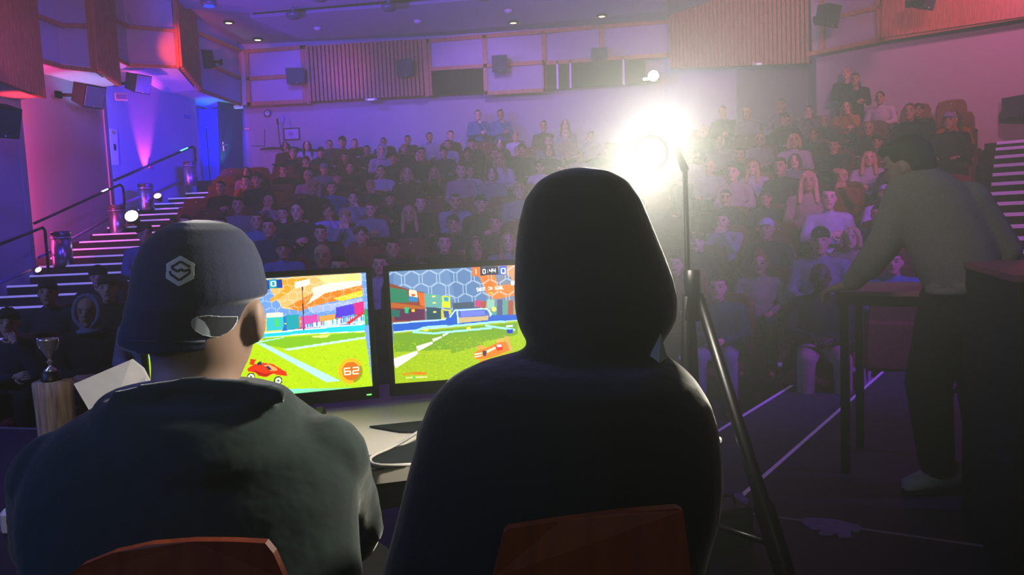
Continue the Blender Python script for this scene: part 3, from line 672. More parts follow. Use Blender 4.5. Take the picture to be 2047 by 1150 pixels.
def figure(pose):
    B, T, L, X = MB(), MB(), MB(), MB(); lean = .42 if pose == 'lean' else 0.
    def S(p):  # shear the upper body forward
        p = V(p)
        if lean and p.z > .55: d = p.z-.55; p = V((p.x, p.y-d*lean, p.z-d*.10))
        return p
    hc = S((0, -.02, 1.135)); g = .013
    tor = [((0, .02, .52), (.165, .125, .12)), ((0, .03, .64), (.14, .10, .13)), ((0, .035, .78), (.158, .108, .14)), ((0, .04, .86), (.165, .1, .11))]
    if pose == 'stand':
        tor = [((0, .0, .92), (.165, .115, .13)), ((0, .0, 1.05), (.14, .1, .13)), ((0, .0, 1.2), (.16, .108, .14)), ((0, .0, 1.3), (.165, .1, .11))]; hc = V((0, -.04, 1.59))
    for c, r in tor: B.ell(S(c), r, 18, 12); T.ell(S(c), tuple(q+g+.006 for q in r), 18, 12)
    sz = 1.385 if pose == 'stand' else .925
    sh = [S((x*.165, .035 if pose != 'stand' else 0, sz-abs(x)*.012)) for x in (-1, 0, 1)]
    B.limb(sh, [.058, .066, .058]); T.limb(sh, [.074, .076, .074])
    nk = [S((0, .03 if pose != 'stand' else .01, sz+.03)), hc+V((0, .018, -.08))]; B.limb(nk, [.056, .052]); T.limb([nk[0], nk[0].lerp(nk[1], .25)], [.076, .066])
    head_shapes(B, hc)
    if pose == 'stand':
        for sx in (-1, 1):
            pts = [(sx*.09, 0, .88), (sx*.1, -.01, .48), (sx*.1, .01, .08)]; B.limb(pts, [.088, .056, .038]); L.limb(pts, [.1, .075, .062])
            B.limb([(sx*.1, .03, .045), (sx*.115, -.15, .035)], [.04, .034])
    else:
        for sx in (-1, 1):
            kx = .13 if pose != 'wide' else .2
            pts = [(sx*.09, 0, .50), (sx*kx, -.43, .53), (sx*(kx+.01), -.40, .1)]; B.limb(pts, [.085, .056, .04]); L.limb(pts, [.1, .074, .062])
            B.limb([(sx*(kx+.01), -.37, .045), (sx*(kx+.02), -.56, .035)], [.042, .036])
    L.ell(tor[0][0], (.182, .142, .12), 18, 12)
    def arm(sx, elb, wr, hd, up, curl=.6):
        s0 = S((sx*.19, .035 if pose != 'stand' else 0, sz-.015)); elb, wr = V(elb), V(wr); hd = V(hd)
        B.limb([s0, elb, wr], [.052, .042, .028]); T.limb([s0, elb, wr.lerp(elb, .06)], [.068, .056, .043])
        hand(B, X, wr+(hd-wr).normalized()*.01, hd-wr, up, -sx, 1., curl)
    if pose == 'lap' or pose == 'wide':
        for sx in (-1, 1): arm(sx, (sx*.25, -.0, .68), (sx*.13, -.22, .64), (sx*.1, -.34, .62), (0, 0, 1), .4)
    elif pose == 'clasp':
        for sx in (-1, 1): arm(sx, (sx*.25, -.02, .69), (sx*.07, -.24, .66), (-sx*.02, -.30, .66), (0, -.5, 1), .8)
    elif pose == 'fold':
        arm(-1, (-.25, -.06, .72), (.0, -.2, .75), (.12, -.2, .77), (0, -1, .2), .5); arm(1, (.25, -.06, .70), (.0, -.17, .69), (-.12, -.19, .71), (0, -1, .2), .5)
    elif pose == 'chin':
        arm(1, (.2, -.2, .72), (.065, -.18, .97), (.02, -.13, 1.06), (.4, -1, 0), 1.0); arm(-1, (-.24, -.05, .70), (.02, -.19, .70), (.14, -.2, .71), (0, -1, .3), .5)
    elif pose == 'mouth':
        for sx in (-1, 1): arm(sx, (sx*.19, -.22, .74), (sx*.06, -.2, .97), (sx*.015, -.15, 1.06), (sx*.4, -1, 0), 1.1)
    elif pose == 'lean':
        for sx in (-1, 1): arm(sx, (sx*.19, -.36, .64), (sx*.05, -.52, .68), (-sx*.02, -.60, .68), (0, -.4, 1), .9)
    elif pose == 'stand':
        arm(1, (.24, -.12, 1.12), (.06, -.2, 1.36), (.02, -.14, 1.46), (.4, -1, 0), 1.0); arm(-1, (-.24, -.08, 1.12), (.04, -.21, 1.14), (.14, -.2, 1.18), (0, -1, .3), .5)
    b = remesh(B, VX, 3, X, 'person_body_'+pose); face_paint(b, hc)
    t = remesh(T, .016, 3, None, 'top_'+pose); l = remesh(L, .018, 3, None, 'trousers_'+pose)
    return dict(body=b, top=t, legs=l, hc=hc)
POSES = {p: figure(p) for p in ('lap', 'clasp', 'fold', 'chin', 'mouth', 'lean', 'stand', 'wide')}
# ---- hair, in head-centre coordinates
def hair(kind):
    m = MB(); v = .011
    if kind == 'short':
        m.ell((0, .018, .040), (.083, .093, .092)); m.ell((0, .05, -.01), (.074, .06, .07)); m.ell((.01, -.05, .095), (.055, .045, .03))
    elif kind == 'fringe':
        m.ell((0, .016, .042), (.086, .098, .094)); m.ell((0, .05, -.01), (.076, .062, .075)); m.ell((0, -.075, .068), (.066, .032, .026)); m.ell((.04, -.06, .06), (.035, .04, .035))
    elif kind == 'curly':
        rnd = random.Random(3)
        m.ell((0, .02, .05), (.088, .095, .09))
        for i in range(60):
            th = rnd.random()*6.28; ph = rnd.random()*1.5; q = V((math.cos(th)*math.sin(ph), math.sin(th)*math.sin(ph), math.cos(ph)))
            p = V((0, .02, .045))+V((q.x*.09, q.y*.095, q.z*.09))
            if p.y < -.06 and p.z < .06: continue
            m.ell(p, .022, 8, 6)
    elif kind == 'long':
        m.ell((0, .02, .038), (.087, .096, .092)); m.ell((0, .06, -.04), (.085, .055, .11))
        for sx in (-1, 1): m.limb([(sx*.055, -.055, .075), (sx*.083, -.02, .0), (sx*.09, -.015, -.12), (sx*.1, -.06, -.24)], [.025, .028, .034, .028])
        m.limb([(0, .07, -.05), (0, .08, -.2)], [.08, .07])
    elif kind == 'bob':
        m.ell((0, .02, .038), (.09, .098, .094)); m.ell((0, .055, -.05), (.088, .06, .09))
        for sx in (-1, 1): m.limb([(sx*.05, -.06, .075), (sx*.086, -.02, .0), (sx*.09, -.01, -.09)], [.024, .03, .03])
    elif kind == 'tied':
        m.ell((0, .014, .042), (.084, .098, .094)); m.ell((0, .06, -.01), (.07, .05, .06)); m.ell((0, .12, .06), (.04, .04, .04))
    elif kind == 'bun':
        m.ell((0, .014, .042), (.084, .098, .094)); m.ell((0, .04, .14), (.042, .042, .036)); m.ell((0, .05, -.01), (.07, .055, .06))
    elif kind == 'bald':
        m.ell((0, .05, -.005), (.077, .055, .05))
    elif kind == 'hood':
        m.tube([V((math.sin(a)*.092, -.035+.02*math.cos(a), math.cos(a)*.125+.012)) for a in np.linspace(0, 2*math.pi, 26)[:-1]], .02, 8, False, True)
        m.ell((0, .04, .03), (.105, .085, .115)); m.ell((0, .05, -.08), (.1, .075, .08)); m.ell((0, .0, -.15), (.1, .085, .035))
    elif kind == 'beanie':
        m.ell((0, .012, .06), (.086, .1, .085)); m.tube([V((math.cos(a)*.082, .008+math.sin(a)*.1, .045)) for a in np.linspace(0, 2*math.pi, 26)[:-1]], .017, 8, False, True)
    elif kind == 'cap':
        m.ell((0, .012, .05), (.084, .098, .08)); m.loft([((0, -.06, .05), (.07, 0, 0), (0, .085, 0)), ((0, -.06, .062), (.066, 0, 0), (0, .082, 0))])
    me = remesh(m, v, 3, None, 'hair_'+kind)
    n = len(me.vertices); co = np.empty(n*3); me.vertices.foreach_get('co', co); q = co.reshape(-1, 3)
    if kind in ('curly', 'hood', 'fringe', 'long', 'bob'):
        q[:, 2] += .003*np.sin(q[:, 0]*160+q[:, 1]*90); q[:, 1] += .003*np.sin(q[:, 0]*220)*(q[:, 1] > 0)
        me.vertices.foreach_set('co', q.ravel())
    return me
HAIR = {k: hair(k) for k in ('short', 'fringe', 'curly', 'long', 'bob', 'tied', 'bun', 'bald', 'hood', 'beanie', 'cap')}
HC = {'dark': '1e1714', 'black': '0d0c0d', 'brown': '3e2a1e', 'blond': '9a7c50', 'red': '6a3520', 'fair': 'b89a6a', 'grey': '77777c', 'white': 'b8b4c0', 'bald': '4a3a30', 'lilac': '8a7ab0'}
TC = {'black': ('121114', 'black'), 'navy': ('1a2138', 'navy'), 'dark': ('1e1c22', 'dark grey'), 'grey': ('6a6870', 'grey'), 'light': ('7c7682', 'pale grey'), 'white': ('a49ca8', 'white'),
      'red': ('6a1c1c', 'red'), 'wine': ('3e1418', 'dark red'), 'brown': ('4a3428', 'brown'), 'blue': ('34488a', 'blue'), 'denim': ('4a5a80', 'denim blue'), 'pink': ('8e6c78', 'pale pink'),
      'beige': ('8a7868', 'beige'), 'orange': ('a04820', 'orange'), 'lilac': ('9a80c0', 'lilac'), 'green': ('1e2c24', 'dark green'), 'pattern': ('5a4a48', 'mottled brown')}
SK = ['b98a72', 'c89a80', 'a87860', 'd0a48c', 'b48468']
skm = [mat('skin_%d' % i, c, .6, noise=.06, attr='feat') for i, c in enumerate(SK)]
skdark = mat('skin_deep', '3a241c', .6, noise=.06, attr='feat')
def hm(c): return mat('hair_'+c, HC[c], .65, noise=.35, scale=60)
def tm(c): return mat('cloth_'+c, TC[c][0], .9, noise=.15, scale=40)
def ov(o, m): o.material_slots[0].link = 'OBJECT'; o.material_slots[0].material = m
basem = mat('cloth_base', '555555')
for p in POSES.values():
    for k in ('body', 'top', 'legs'): p[k].materials.append(basem)
for h in HAIR.values(): h.materials.append(basem)
WORDH = {'short': 'short %s hair', 'fringe': 'tousled %s fringe', 'curly': 'curly %s hair', 'long': 'long %s hair', 'bob': 'chin length %s hair', 'tied': '%s hair tied back', 'bun': '%s hair in a bun', 'bald': 'shaved head', 'hood': '%s hood up', 'beanie': '%s beanie', 'cap': '%s cap'}
def person(pose, loc, rz, hk, hc, tc, lc='dark', scale=1., skin=None, label='', group=None, cat='person'):
    p = POSES[pose]; o = mkobj('person', p['body'], basem); ov(o, skin or random.choice(skm)); o.location = loc; o.rotation_euler = (0, 0, rz); o.scale = (min(1.04, max(.94, scale)), min(1.04, max(.94, scale)), scale)
    o['label'] = label; o['category'] = cat
    if group: o['group'] = group
    t = mkobj('sweater', p['top'], basem, o); ov(t, tm(tc)); l = mkobj('trousers', p['legs'], basem, o); ov(l, tm(lc))
    h = mkobj({'hood': 'hood', 'beanie': 'beanie', 'cap': 'cap'}.get(hk, 'hair'), HAIR[hk], basem, o)
    ov(h, tm({'grey': 'light', 'white': 'white', 'black': 'black', 'dark': 'dark', 'lilac': 'lilac', 'blond': 'beige'}.get(hc, 'dark')) if hk in ('hood', 'beanie', 'cap') else hm(hc))
    h.location = p['hc']; h.rotation_euler = (random.uniform(-.04, .04), random.uniform(-.05, .05), random.uniform(-.1, .1))
    return o
# px,py of head top | hair | hair colour | top colour | pose | trousers
AUD = """
602 284 long dark white fold dark;631 280 short dark dark lap dark;658 283 short brown brown lap dark;684 273 fringe dark wine lap dark;709 281 short brown black fold dark;718 271 short dark dark lap dark
762 290 hood white white fold dark;766 276 short dark black lap dark;772 258 long brown black chin dark;815 271 short dark black lap dark;572 303 bob dark wine chin dark;586 311 fringe blond black lap dark
612 321 fringe brown dark mouth dark;642 307 beanie black black lap dark;690 305 short dark wine lap dark;734 302 short dark black fold dark;787 303 fringe dark black lap dark;615 341 tied fair pink chin dark
567 333 short dark black mouth dark;493 340 long brown pink lap dark;512 335 fringe brown dark lap dark;492 359 short dark orange mouth dark;441 362 short dark black fold dark;648 338 beanie grey grey lap dark
700 342 tied dark black lap dark;624 354 fringe blond black lap dark;676 357 fringe brown dark lap dark;663 380 short brown blue lap denim;740 360 fringe blond dark chin dark;761 331 tied brown white fold dark
812 335 bob blond wine lap dark;704 389 tied dark light chin dark;475 395 short dark grey lap dark;536 392 tied fair pink mouth dark;592 389 tied dark dark fold light;781 385 cap black black lean dark
740 406 short red grey fold dark;439 429 short dark dark lap dark;512 425 short brown denim fold dark;566 424 short dark dark chin dark;537 437 short black navy lap dark;656 414 curly brown lilac chin dark
689 419 fringe blond grey mouth dark;564 480 fringe brown denim lap dark;643 491 tied fair grey lap dark;722 470 curly brown red lap dark;678 511 short dark grey lap dark;784 478 short dark black lap dark
759 509 short dark white lap dark;817 411 long blond black lap denim;858 265 short dark light lap dark;842 284 short dark black lap dark;808 292 fringe blond black lap dark;836 303 long dark wine lap dark
900 262 short brown wine lap dark;917 245 short brown pink lap dark;894 280 short brown light fold dark;887 294 fringe brown navy lap dark;942 261 cap dark black lap dark;935 295 fringe dark black lap dark
945 277 short dark dark mouth dark;995 261 long blond white lap dark;998 279 bob brown black lap dark;990 298 short brown dark fold dark;1031 277 fringe blond white lap dark;1035 292 short blond dark lap dark
1042 266 fringe brown dark lap dark;1086 241 short brown wine lap dark;1126 237 long brown light lap dark;1096 272 short brown light fold dark;1096 289 bob brown dark lap dark;1130 258 tied fair beige lap dark
868 335 long blond black lap dark;939 333 tied dark white fold dark;982 335 bob dark grey lap dark;1079 323 short dark white fold dark;1036 366 fringe blond grey fold dark;960 383 cap dark black fold dark
907 389 short dark light lean dark;840 392 short brown black lap dark;886 467 short dark black lap dark;951 476 bob brown grey fold dark;1015 466 long blond light lap dark;1493 216 tied fair light lap dark
1572 197 short dark light mouth dark;1568 225 fringe dark dark lap dark;1632 185 short dark black chin dark;1616 214 tied dark grey mouth dark;1654 224 short black white fold dark;1692 230 long red orange chin dark
1649 261 bald bald dark lap dark;1737 248 tied fair dark lap dark;1587 267 bob fair white lap dark;1626 279 curly brown dark lap dark;1518 274 tied fair light lap dark;1506 323 long fair white clasp dark
1589 308 bob brown grey lap dark;1615 329 long fair beige lap dark;1419 322 tied fair light lap dark;1466 329 short brown pink lap dark;1669 313 short dark dark chin dark;1753 293 fringe dark pattern fold dark
1737 331 long fair white fold dark;1683 376 fringe fair red mouth dark;1759 184 tied dark white lap dark;1819 171 tied red black lap dark;1943 162 long black dark fold dark;1936 190 bob fair lilac lap dark
1836 211 curly brown black lap dark;1906 222 long brown orange lap dark;1797 247 bob fair dark fold dark;1898 214 cap lilac dark lap dark;1532 436 cap white green lap dark;1445 459 short dark light mouth dark
1639 440 cap black grey lap dark;1703 465 bob fair beige lap dark;1756 433 short black dark lap dark;1519 511 bun red beige lap dark;1434 550 short dark navy clasp grey
1770 412 cap lilac lilac lap dark;1786 500 short brown denim lap dark;16 617 fringe dark navy chin black;94 560 fringe dark navy lap dark;109 546 curly fair light lap dark;195 533 beanie black dark chin dark
213 551 fringe brown black lap light;175 594 hood grey black clasp grey;288 451 curly brown denim lap dark;370 430 short dark dark lap dark;1180 262 short brown light lap dark;1160 300 fringe brown grey lap dark;1440 270 short brown grey lap dark
1215 285 short dark dark lap dark;1405 250 bob fair dark lap dark;1380 300 short brown light lap dark;1450 380 short dark dark lap dark;1530 380 fringe brown dark fold dark;850 515 short dark dark lap dark;990 430 short brown dark fold dark
1350 540 short dark wine lap dark;1395 470 fringe brown dark lap dark;905 430 fringe dark dark fold dark;1120 330 short dark dark lap dark;1150 350 bob brown grey lap dark;1560 300 short dark dark lap dark;1480 300 short dark dark lap dark;640 450 short dark dark lap dark""".replace('\n', ';').split(';')
rows = {}    # (block, i) -> list of dict(pos along row)
def rowpt(block, i, px, py):
    if block == 'L':
        D, z = ROWL[i]; return P(px, py, D)
    s, z = ROWR[i]; return Pn(px, py, S_N, s)
placed = []
uu = S_U.dot(V((1.0*(1676-1023)/1480*6.6, 6.6, 0))); rows[('R', 0)] = [uu]
for a in sorted([x for x in AUD if x.strip()], key=lambda q: -float(q.split()[1])):
    px, py, hk, hc, tc, pose, lc = a.split(); px, py = float(px), float(py)
    block = 'L' if px < 1335 else 'R'; R_ = ROWL if block == 'L' else ROWR; best = None
    for i in range(len(R_)):
        hz = R_[i][1] + (1.255 if pose != 'lean' else 1.2)
        p = rowpt(block, i, px, py); d = p.z-hz; u = p.x if block == 'L' else S_U.dot(p)
        if block == 'L' and (u < edgeL(R_[i][0])+.25 or u > .215*R_[i][0]-.2): continue
        if block == 'R' and u > -.85: continue
        c = abs(d)
        for q in rows.get((block, i), []):
            if abs(q-u) < .5: c += .4+(.5-abs(q-u))*3
        if best is None or c < best[0]: best = (c, i, u, d)
    if best is None: print('UNPLACED', a); continue
    c, i, u, d = best
    for k in range(12):      # never closer than a seat width
        near = [q for q in rows.get((block, i), []) if abs(q-u) < .49]
        if not near: break
        q = min(near, key=lambda q: abs(q-u)); u = q+(.5 if u >= q else -.5)*(1 if k < 6 else -1)
    if near or (block == 'L' and u < edgeL(R_[i][0])+.25): print('CROWDED', a); continue
    if block == 'R' and u > -.85: print('EDGE', a); continue
    rows.setdefault((block, i), []).append(u); placed.append((block, i, u, max(-.13, min(.1, d)), hk, hc, tc, pose, lc, px, py))
NUM = ['first', 'second', 'third', 'fourth', 'fifth', 'sixth', 'seventh', 'eighth', 'ninth', 'tenth', 'eleventh', 'twelfth', 'thirteenth', 'fourteenth', 'fifteenth', 'sixteenth', 'seventeenth', 'eighteenth', 'nineteenth', 'twentieth'] + ['%dth' % k for k in range(21, 40)]
def rowxy(block, i, u):
    if block == 'L': return V((u, ROWL[i][0], ROWL[i][1]))
    p = st(ROWR[i][0], u, ROWR[i][1]); return p
bodyc = {}
for (block, i, u, d, hk, hc, tc, pose, lc, px, py) in placed:
    base = rowxy(block, i, u); rank = sorted(rows[(block, i)]).index(u) if block == 'L' else sorted(rows[(block, i)], reverse=True).index(u)
    look = V((.6, 1.5))-V((base.x, base.y)); dr = look.normalized()*.75+(V((0, -1)) if block == 'L' else V((-S_N.x, -S_N.y)))*.6
    rz = math.atan2(dr.x, -dr.y)+random.uniform(-.18, .18)
    h = WORDH[hk]; h = h % {'bald': '', 'fair': 'light blond'}.get(hc, hc) if '%s' in h else h
    sc_ = (1.25+d)/1.25
    lab = '%s, %s top, %s row %s, %s from %s stairs' % (h, TC[tc][1], NUM[i], 'facing block' if block == 'L' else 'angled block', NUM[rank], 'bin' if block == 'L' else 'far')
    person(pose, base, rz, hk, hc, tc, lc, sc_, skdark if (hc == 'dark' and 1 and (px, py) == (1675, 500)) else None, lab, 'seated spectators')
base = st(6.4, uu, ROWR[0][1])
person('clasp', base, math.atan2(-.35, 1), 'bald', 'bald', 'black', 'beige', 1.0, skdark, 'front row person in black top and pale baggy trousers beside the high table', 'seated spectators')
# standing watchers
def stander(px, py, D, hk, hc, tc, label, rz=.0, h=1.71):
    t = P(px, py, D); b = V((t.x, D, t.z-h)); return person('stand', b, rz, hk, hc, tc, 'black', 1.0, None, label, 'standing watchers')
stander(955, 221, 18.15, 'short', 'dark', 'denim', 'standing watcher in blue shirt nearer the slatted wood, hand at mouth', .05)
stander(1000, 220, 18.15, 'short', 'dark', 'denim', 'standing watcher in blue shirt below the booth windows, hand at chin', .05)
stander(1692, 132, 14.75, 'bald', 'bald', 'black', 'bald standing man in black at the very back', -.5, 1.74)
stander(1709, 148, 14.3, 'short', 'dark', 'black', 'dark haired standing watcher in black in front of bald man', -.5, 1.70)
# ---- seats
m_seat = mat('seat_fabric', '5e1f26', .9, noise=.2, scale=50, bump=.3); m_seatd = mat('seat_shell', '2a1216', .6); m_tagw = mat('number_tag', 'd8d0e0', .5)
mb = MB()
prof = [(-.235, 0), (.235, 0), (.25, .2), (.24, .44), (.2, .52), (.12, .545), (0, .55), (-.12, .545), (-.2, .52), (-.24, .44), (-.25, .2)]
vs = []
for (sc2, y) in ((.93, -.045), (1, -.03), (1, .03), (.93, .045)):
    for x, z in prof: vs.append((x*sc2, y+z*.16, .42+(z-.27)*sc2+.27))
n = len(prof); fs = [tuple(range(n))[::-1], tuple(3*n+j for j in range(n))]
for k in range(3):
    for j in range(n): fs.append((k*n+j, k*n+(j+1) % n, (k+1)*n+(j+1) % n, (k+1)*n+j))
mb.add(vs, fs); seat_back = mb.mesh('seat_back'); seat_back.materials.append(m_seat)
mb = MB(); mb.box((0, -.20, .35), (.44, .46, .09), bev=.03); seat_down = mb.mesh('seat_cushion'); seat_down.materials.append(m_seat)
mb = MB(); mb.box((0, -.10, .60), (.44, .09, .40), Matrix.Rotation(-.2, 3, 'X'), bev=.03); seat_up = mb.mesh('seat_cushion'); seat_up.materials.append(m_seat)
mb = MB(); mb.box((0, 0, .60), (.05, .38, .035), bev=.012); armr = mb.mesh('armrest'); armr.materials.append(m_black)
mb = MB(); q = [(-.2, 0), (.12, 0), (.14, .3), (.1, .62), (0, .66), (-.16, .6), (-.24, .45), (-.22, .25)]; mb.prism([(-.02, y, z*.9) for y, z in q], (.04, 0, 0)); ped = mb.mesh('side_support'); ped.materials.append(m_seat)
mb = MB(); mb.lathe([(0, 0), (.014, 0), (.014, .006), (0, .008)], (0, 0, 0), 10, (0, -1, 0)); tagm = mb.mesh('number_button'); tagm.materials.append(m_tagw)
mb = MB(); mb.box((0, 0, 0), (.035, .006, .055)); tagp = mb.mesh('number_plate'); tagp.materials.append(m_tagw)
def seat(base, rz, occupied, label, endplate=False, front=False):
    e = empty('auditorium_seat', base, rz, label=label, cat='seat', group='dark red folding seats')
    b = mkobj('seat_back', seat_back, m_seat, e); b.location = (0, .20, 0)
    mkobj('seat_cushion', seat_down if occupied else seat_up, m_seat, e).location = (0, .05 if not occupied else .02, 0)
    for sx in (-1, 1):
        a = mkobj('armrest', armr, m_black, e); a.location = (sx*.272, -.02, 0)
    s_ = mkobj('side_support', ped, m_seat, e); s_.location = (-.272, .02, 0)
    if endplate:
        s2 = mkobj('side_support', ped, m_seat, e); s2.location = (.272, .02, 0)
    if front: t = mkobj('number_plate', tagp, m_tagw, s_); t.location = (0, -.23, .42)
    elif not occupied: t = mkobj('number_button', tagm, m_tagw, b); t.location = (0, .03, .42+.47); t.location.y = -.035+.47*.16
def hidden(p):
    q = proj(p)
    if q[0] < -60 or q[0] > 2100 or q[1] > 1150: return True
    x, y = q
    return (275 < x < 525 and y > 470) or (300 < x < 1020 and y > 575) or (1060 < x < 1290 and y > 370) or (1040 < x < 1330 and y > 640) or (1235 < x < 1325 and y > 400) or (1865 < x < 1990 and y > 545) or (x > 1935 and y > 540) or (60 < x < 600 and y > 800)
nseat = 0
for block, R_ in (('L', ROWL), ('R', ROWR)):
    for i, (D, z) in enumerate(R_):
        if block == 'L': lo, hi = max(edgeL(D)+.3, -.75*D), .215*D-.3
        else:
            lo = S_U.dot(V((.235*D/.955, D/.955, 0)))+.3; hi = -.9
        occ = sorted(rows.get((block, i), [])); pts = [(u, True) for u in occ]; edges = [lo-.29]+occ+[hi+.29]
        for a, b in zip(edges, edges[1:]):
            ga = 0.0; n = int((b-a)/.56+.12)-1
            if a == edges[0] and occ: # anchor fill from the aisle end
                n = int((b-a-.29)/.56); pts += [(b-.56*(k+1), False) for k in range(max(0, n))]
            elif b == edges[-1] and occ:
                n = int((b-a-.29)/.56+.2); pts += [(a+.56*(k+1), False) for k in range(max(0, n))]
            elif n > 0: pts += [(a+(b-a)*(k+1)/(n+1), False) for k in range(n)]
        pts.sort(reverse=(block == 'R'))
        for r, (u, oc) in enumerate(pts):
            p = rowxy(block, i, u)
            if hidden(p+V((0, 0, .93))) and hidden(p+V((0, 0, .6))): continue
            q = proj(p+V((0, 0, .9)))
            if 1150 < q[0] < 1400 and not oc and i % 2: continue
            dr = (V((0, -1)) if block == 'L' else V((-S_N.x, -S_N.y))); rz = math.atan2(dr.x, -dr.y)
            seat(p, rz, oc, '%s dark red seat, %s row of %s block, %s from %s stairs' % ('occupied' if oc else 'empty', NUM[i], 'facing' if block == 'L' else 'angled', NUM[r], 'bin' if block == 'L' else 'far'), r == 0, i == 0)
            nseat += 1
print('PEOPLE', len(placed), 'SEATS', nseat)
# ================================================================= STAGE: two players at the desk
def ring(py, L, R, ry, D, dz=0):
    a, b = P(L, py, D), P(R, py, D); c = (a+b)/2; ax = (b-a)/2; return (c, ax, V((0, ry, 0)))
def sil(mb, rows_, n=36): return mb.loft([ring(*r) for r in rows_[::-1]], n)
m_hood1 = mat('hoodie_green_black', '20302f', .92, noise=.25, scale=25, bump=.6)
m_hood2 = mat('hoodie_black', '161714', .92, noise=.25, scale=25, bump=.6)
m_cap = mat('cap_navy', '1a2344', .85, noise=.15, scale=200, bump=.12)
m_skin = mat('skin_player', '94786a', .55, noise=.05, attr='feat')
for m_ in (m_hood1, m_hood2, m_cap):
    b_ = m_.node_tree.nodes['Principled BSDF']; b_.inputs['Sheen Weight'].default_value = .5; b_.inputs['Sheen Roughness'].default_value = .35
m_trou = mat('trouser_black', '08080a', .9)
m_shoe = mat('shoe_dark', '1a1a1e', .6)
def seated_common(hips, kneeD, zt=.5):
    """thigh and shin chains in world space from hip points"""
    out = []
    for (hx_, hy) in hips: out.append([V((hx_, hy, zt)), V((hx_*1.0, kneeD, zt+.02)), V((hx_, kneeD+.02, .09))])
    return out
def build(name, label, skin, top, legs, hands_ex, topname, topmat, vox=.008):
    b = remesh(skin, vox, 4, hands_ex, 'player_body'); c = face_paint(b, V((0, 0, -9)))
    o = mkobj(name, b, m_skin); tag(o, label, 'person')
    t = mkobj(topname, remesh(top, vox, 3, None, topname), topmat, o); l = mkobj('trousers', remesh(legs, .012, 3, None, 'trousers'), m_trou, o)
    return o, t
# ---------------- player in the cap
B, T, L, X = MB(), MB(), MB(), MB()
sil(B, [(470, 350, 460, .05, 1.15), (500, 318, 488, .085, 1.15), (560, 298, 505, .1, 1.155), (620, 296, 506, .1, 1.155), (665, 304, 500, .095, 1.15), (700, 312, 500, .085, 1.15), (728, 311, 490, .068, 1.14), (760, 308, 474, .062, 1.12), (800, 302, 480, .065, 1.1), (850, 300, 490, .07, 1.08)])
B.ell(P(514, 641, 1.145), (.013, .022, .036)); B.ell(P(512, 660, 1.145), (.012, .018, .022)); B.ell(P(292, 641, 1.2), (.012, .02, .034))
sil(B, [(850, 200, 600, .06, 1.06), (900, 120, 660, .09, 1.04), (1000, 110, 660, .1, 1.0), (1200, 130, 670, .1, .97), (1500, 170, 660, .11, .96)])
sil(T, [(775, 262, 545, .07, 1.09), (800, 212, 588, .10, 1.08), (830, 160, 625, .12, 1.07), (850, 128, 655, .13, 1.06), (880, 98, 690, .135, 1.05), (920, 72, 712, .14, 1.04), (970, 55, 716, .14, 1.02), (1030, 48, 715, .14, 1.0), (1100, 60, 718, .145, .98), (1180, 80, 725, .15, .96), (1350, 95, 720, .16, .95), (1500, 110, 715, .15, .95)])
sil(T, [(764, 300, 500, .055, 1.10), (774, 232, 562, .08, 1.08), (792, 204, 585, .1, 1.06), (820, 192, 597, .105, 1.04), (850, 194, 596, .1, 1.02), (890, 225, 575, .085, .99), (930, 275, 540, .06, .96), (960, 330, 480, .03, .94)])
T.tube([P(225+ (572-225)*t, 792-26*math.sin(t*math.pi)+8*(1-t), 1.00) for t in np.linspace(0, 1, 12)], .012, 8)
armR = [P(640, 930, 1.06), P(690, 1060, 1.14), P(620, 930, 1.40)]; armL = [P(130, 960, 1.05), P(105, 1080, 1.10), P(300, 935, 1.36)]
for a in (armR, armL): B.limb(a, [.05, .042, .028]); T.limb(a[:2]+[a[2].lerp(a[1], .1)], [.075, .058, .046])
T.limb([P(675, 915, 1.08), P(700, 960, 1.12)], [.042, .035]); T.limb([P(728, 985, 1.10), P(738, 1060, 1.12)], [.022, .024])
hand(B, X, armR[2], (-.3, .6, -.1), (0, 0, 1), 1, 1, .7); hand(B, X, armL[2], (.4, .6, -.1), (0, 0, 1), -1, 1, .7)
for c in seated_common([(-.52, .98), (-.32, .98)], 1.42): B.limb(c, [.08, .055, .04]); L.limb(c, [.1, .075, .06]); B.limb([c[2]+V((0, 0, -.045)), c[2]+V((0, .15, -.05))], [.04, .035])
L.ell(P(400, 1580, .97), (.2, .15, .12))
pl, tp = build('person', 'person from behind in navy cap with hexagon patch, dark green hoodie', B, T, L, X, 'hoodie', m_hood1)
cap = MB()
sil(cap, [(440, 388, 418, .02, 1.155), (446, 352, 452, .05, 1.155), (460, 326, 477, .075, 1.155), (488, 300, 500, .098, 1.155), (520, 286, 514, .108, 1.155), (550, 279, 521, .112, 1.155), (575, 276, 527, .113, 1.155), (592, 273, 527, .113, 1.155), (602, 270, 508, .112, 1.15), (640, 262, 500, .108, 1.15), (672, 258, 492, .106, 1.15), (687, 262, 480, .104, 1.145)])
cap.loft([ring(*r) for r in ((690, 246, 420, .05, 1.10), (684, 240, 425, .056, 1.10), (655, 246, 430, .06, 1.11), (610, 262, 430, .06, 1.12), (560, 280, 430, .06, 1.14))], 30)
capo = mkobj('cap', remesh(cap, .004, 5, None, 'cap'), m_cap, pl)
cv = [v.co.copy() for v in capo.data.vertices]; cbvh = BVHTree.FromPolygons(cv, [tuple(p.vertices) for p in capo.data.polygons])
def oncap(px, py, lift=.0015):
    d = ray(px, py).normalized(); h, nrm, i, dist = cbvh.ray_cast(CO, d)
    if h is None: h = P(px, py, 1.05)
    return h-d*lift
im = Img(70, 70, (.80, .82, .84)); q = lambda x, y: ((x-376)/172, (y-318)/180)
hexa = [q(*p) for p in ((462, 320), (545, 366), (541, 452), (452, 496), (378, 450), (382, 366))]
k = Img(70, 70); keep = k.poly(hexa, (1, 1, 1))
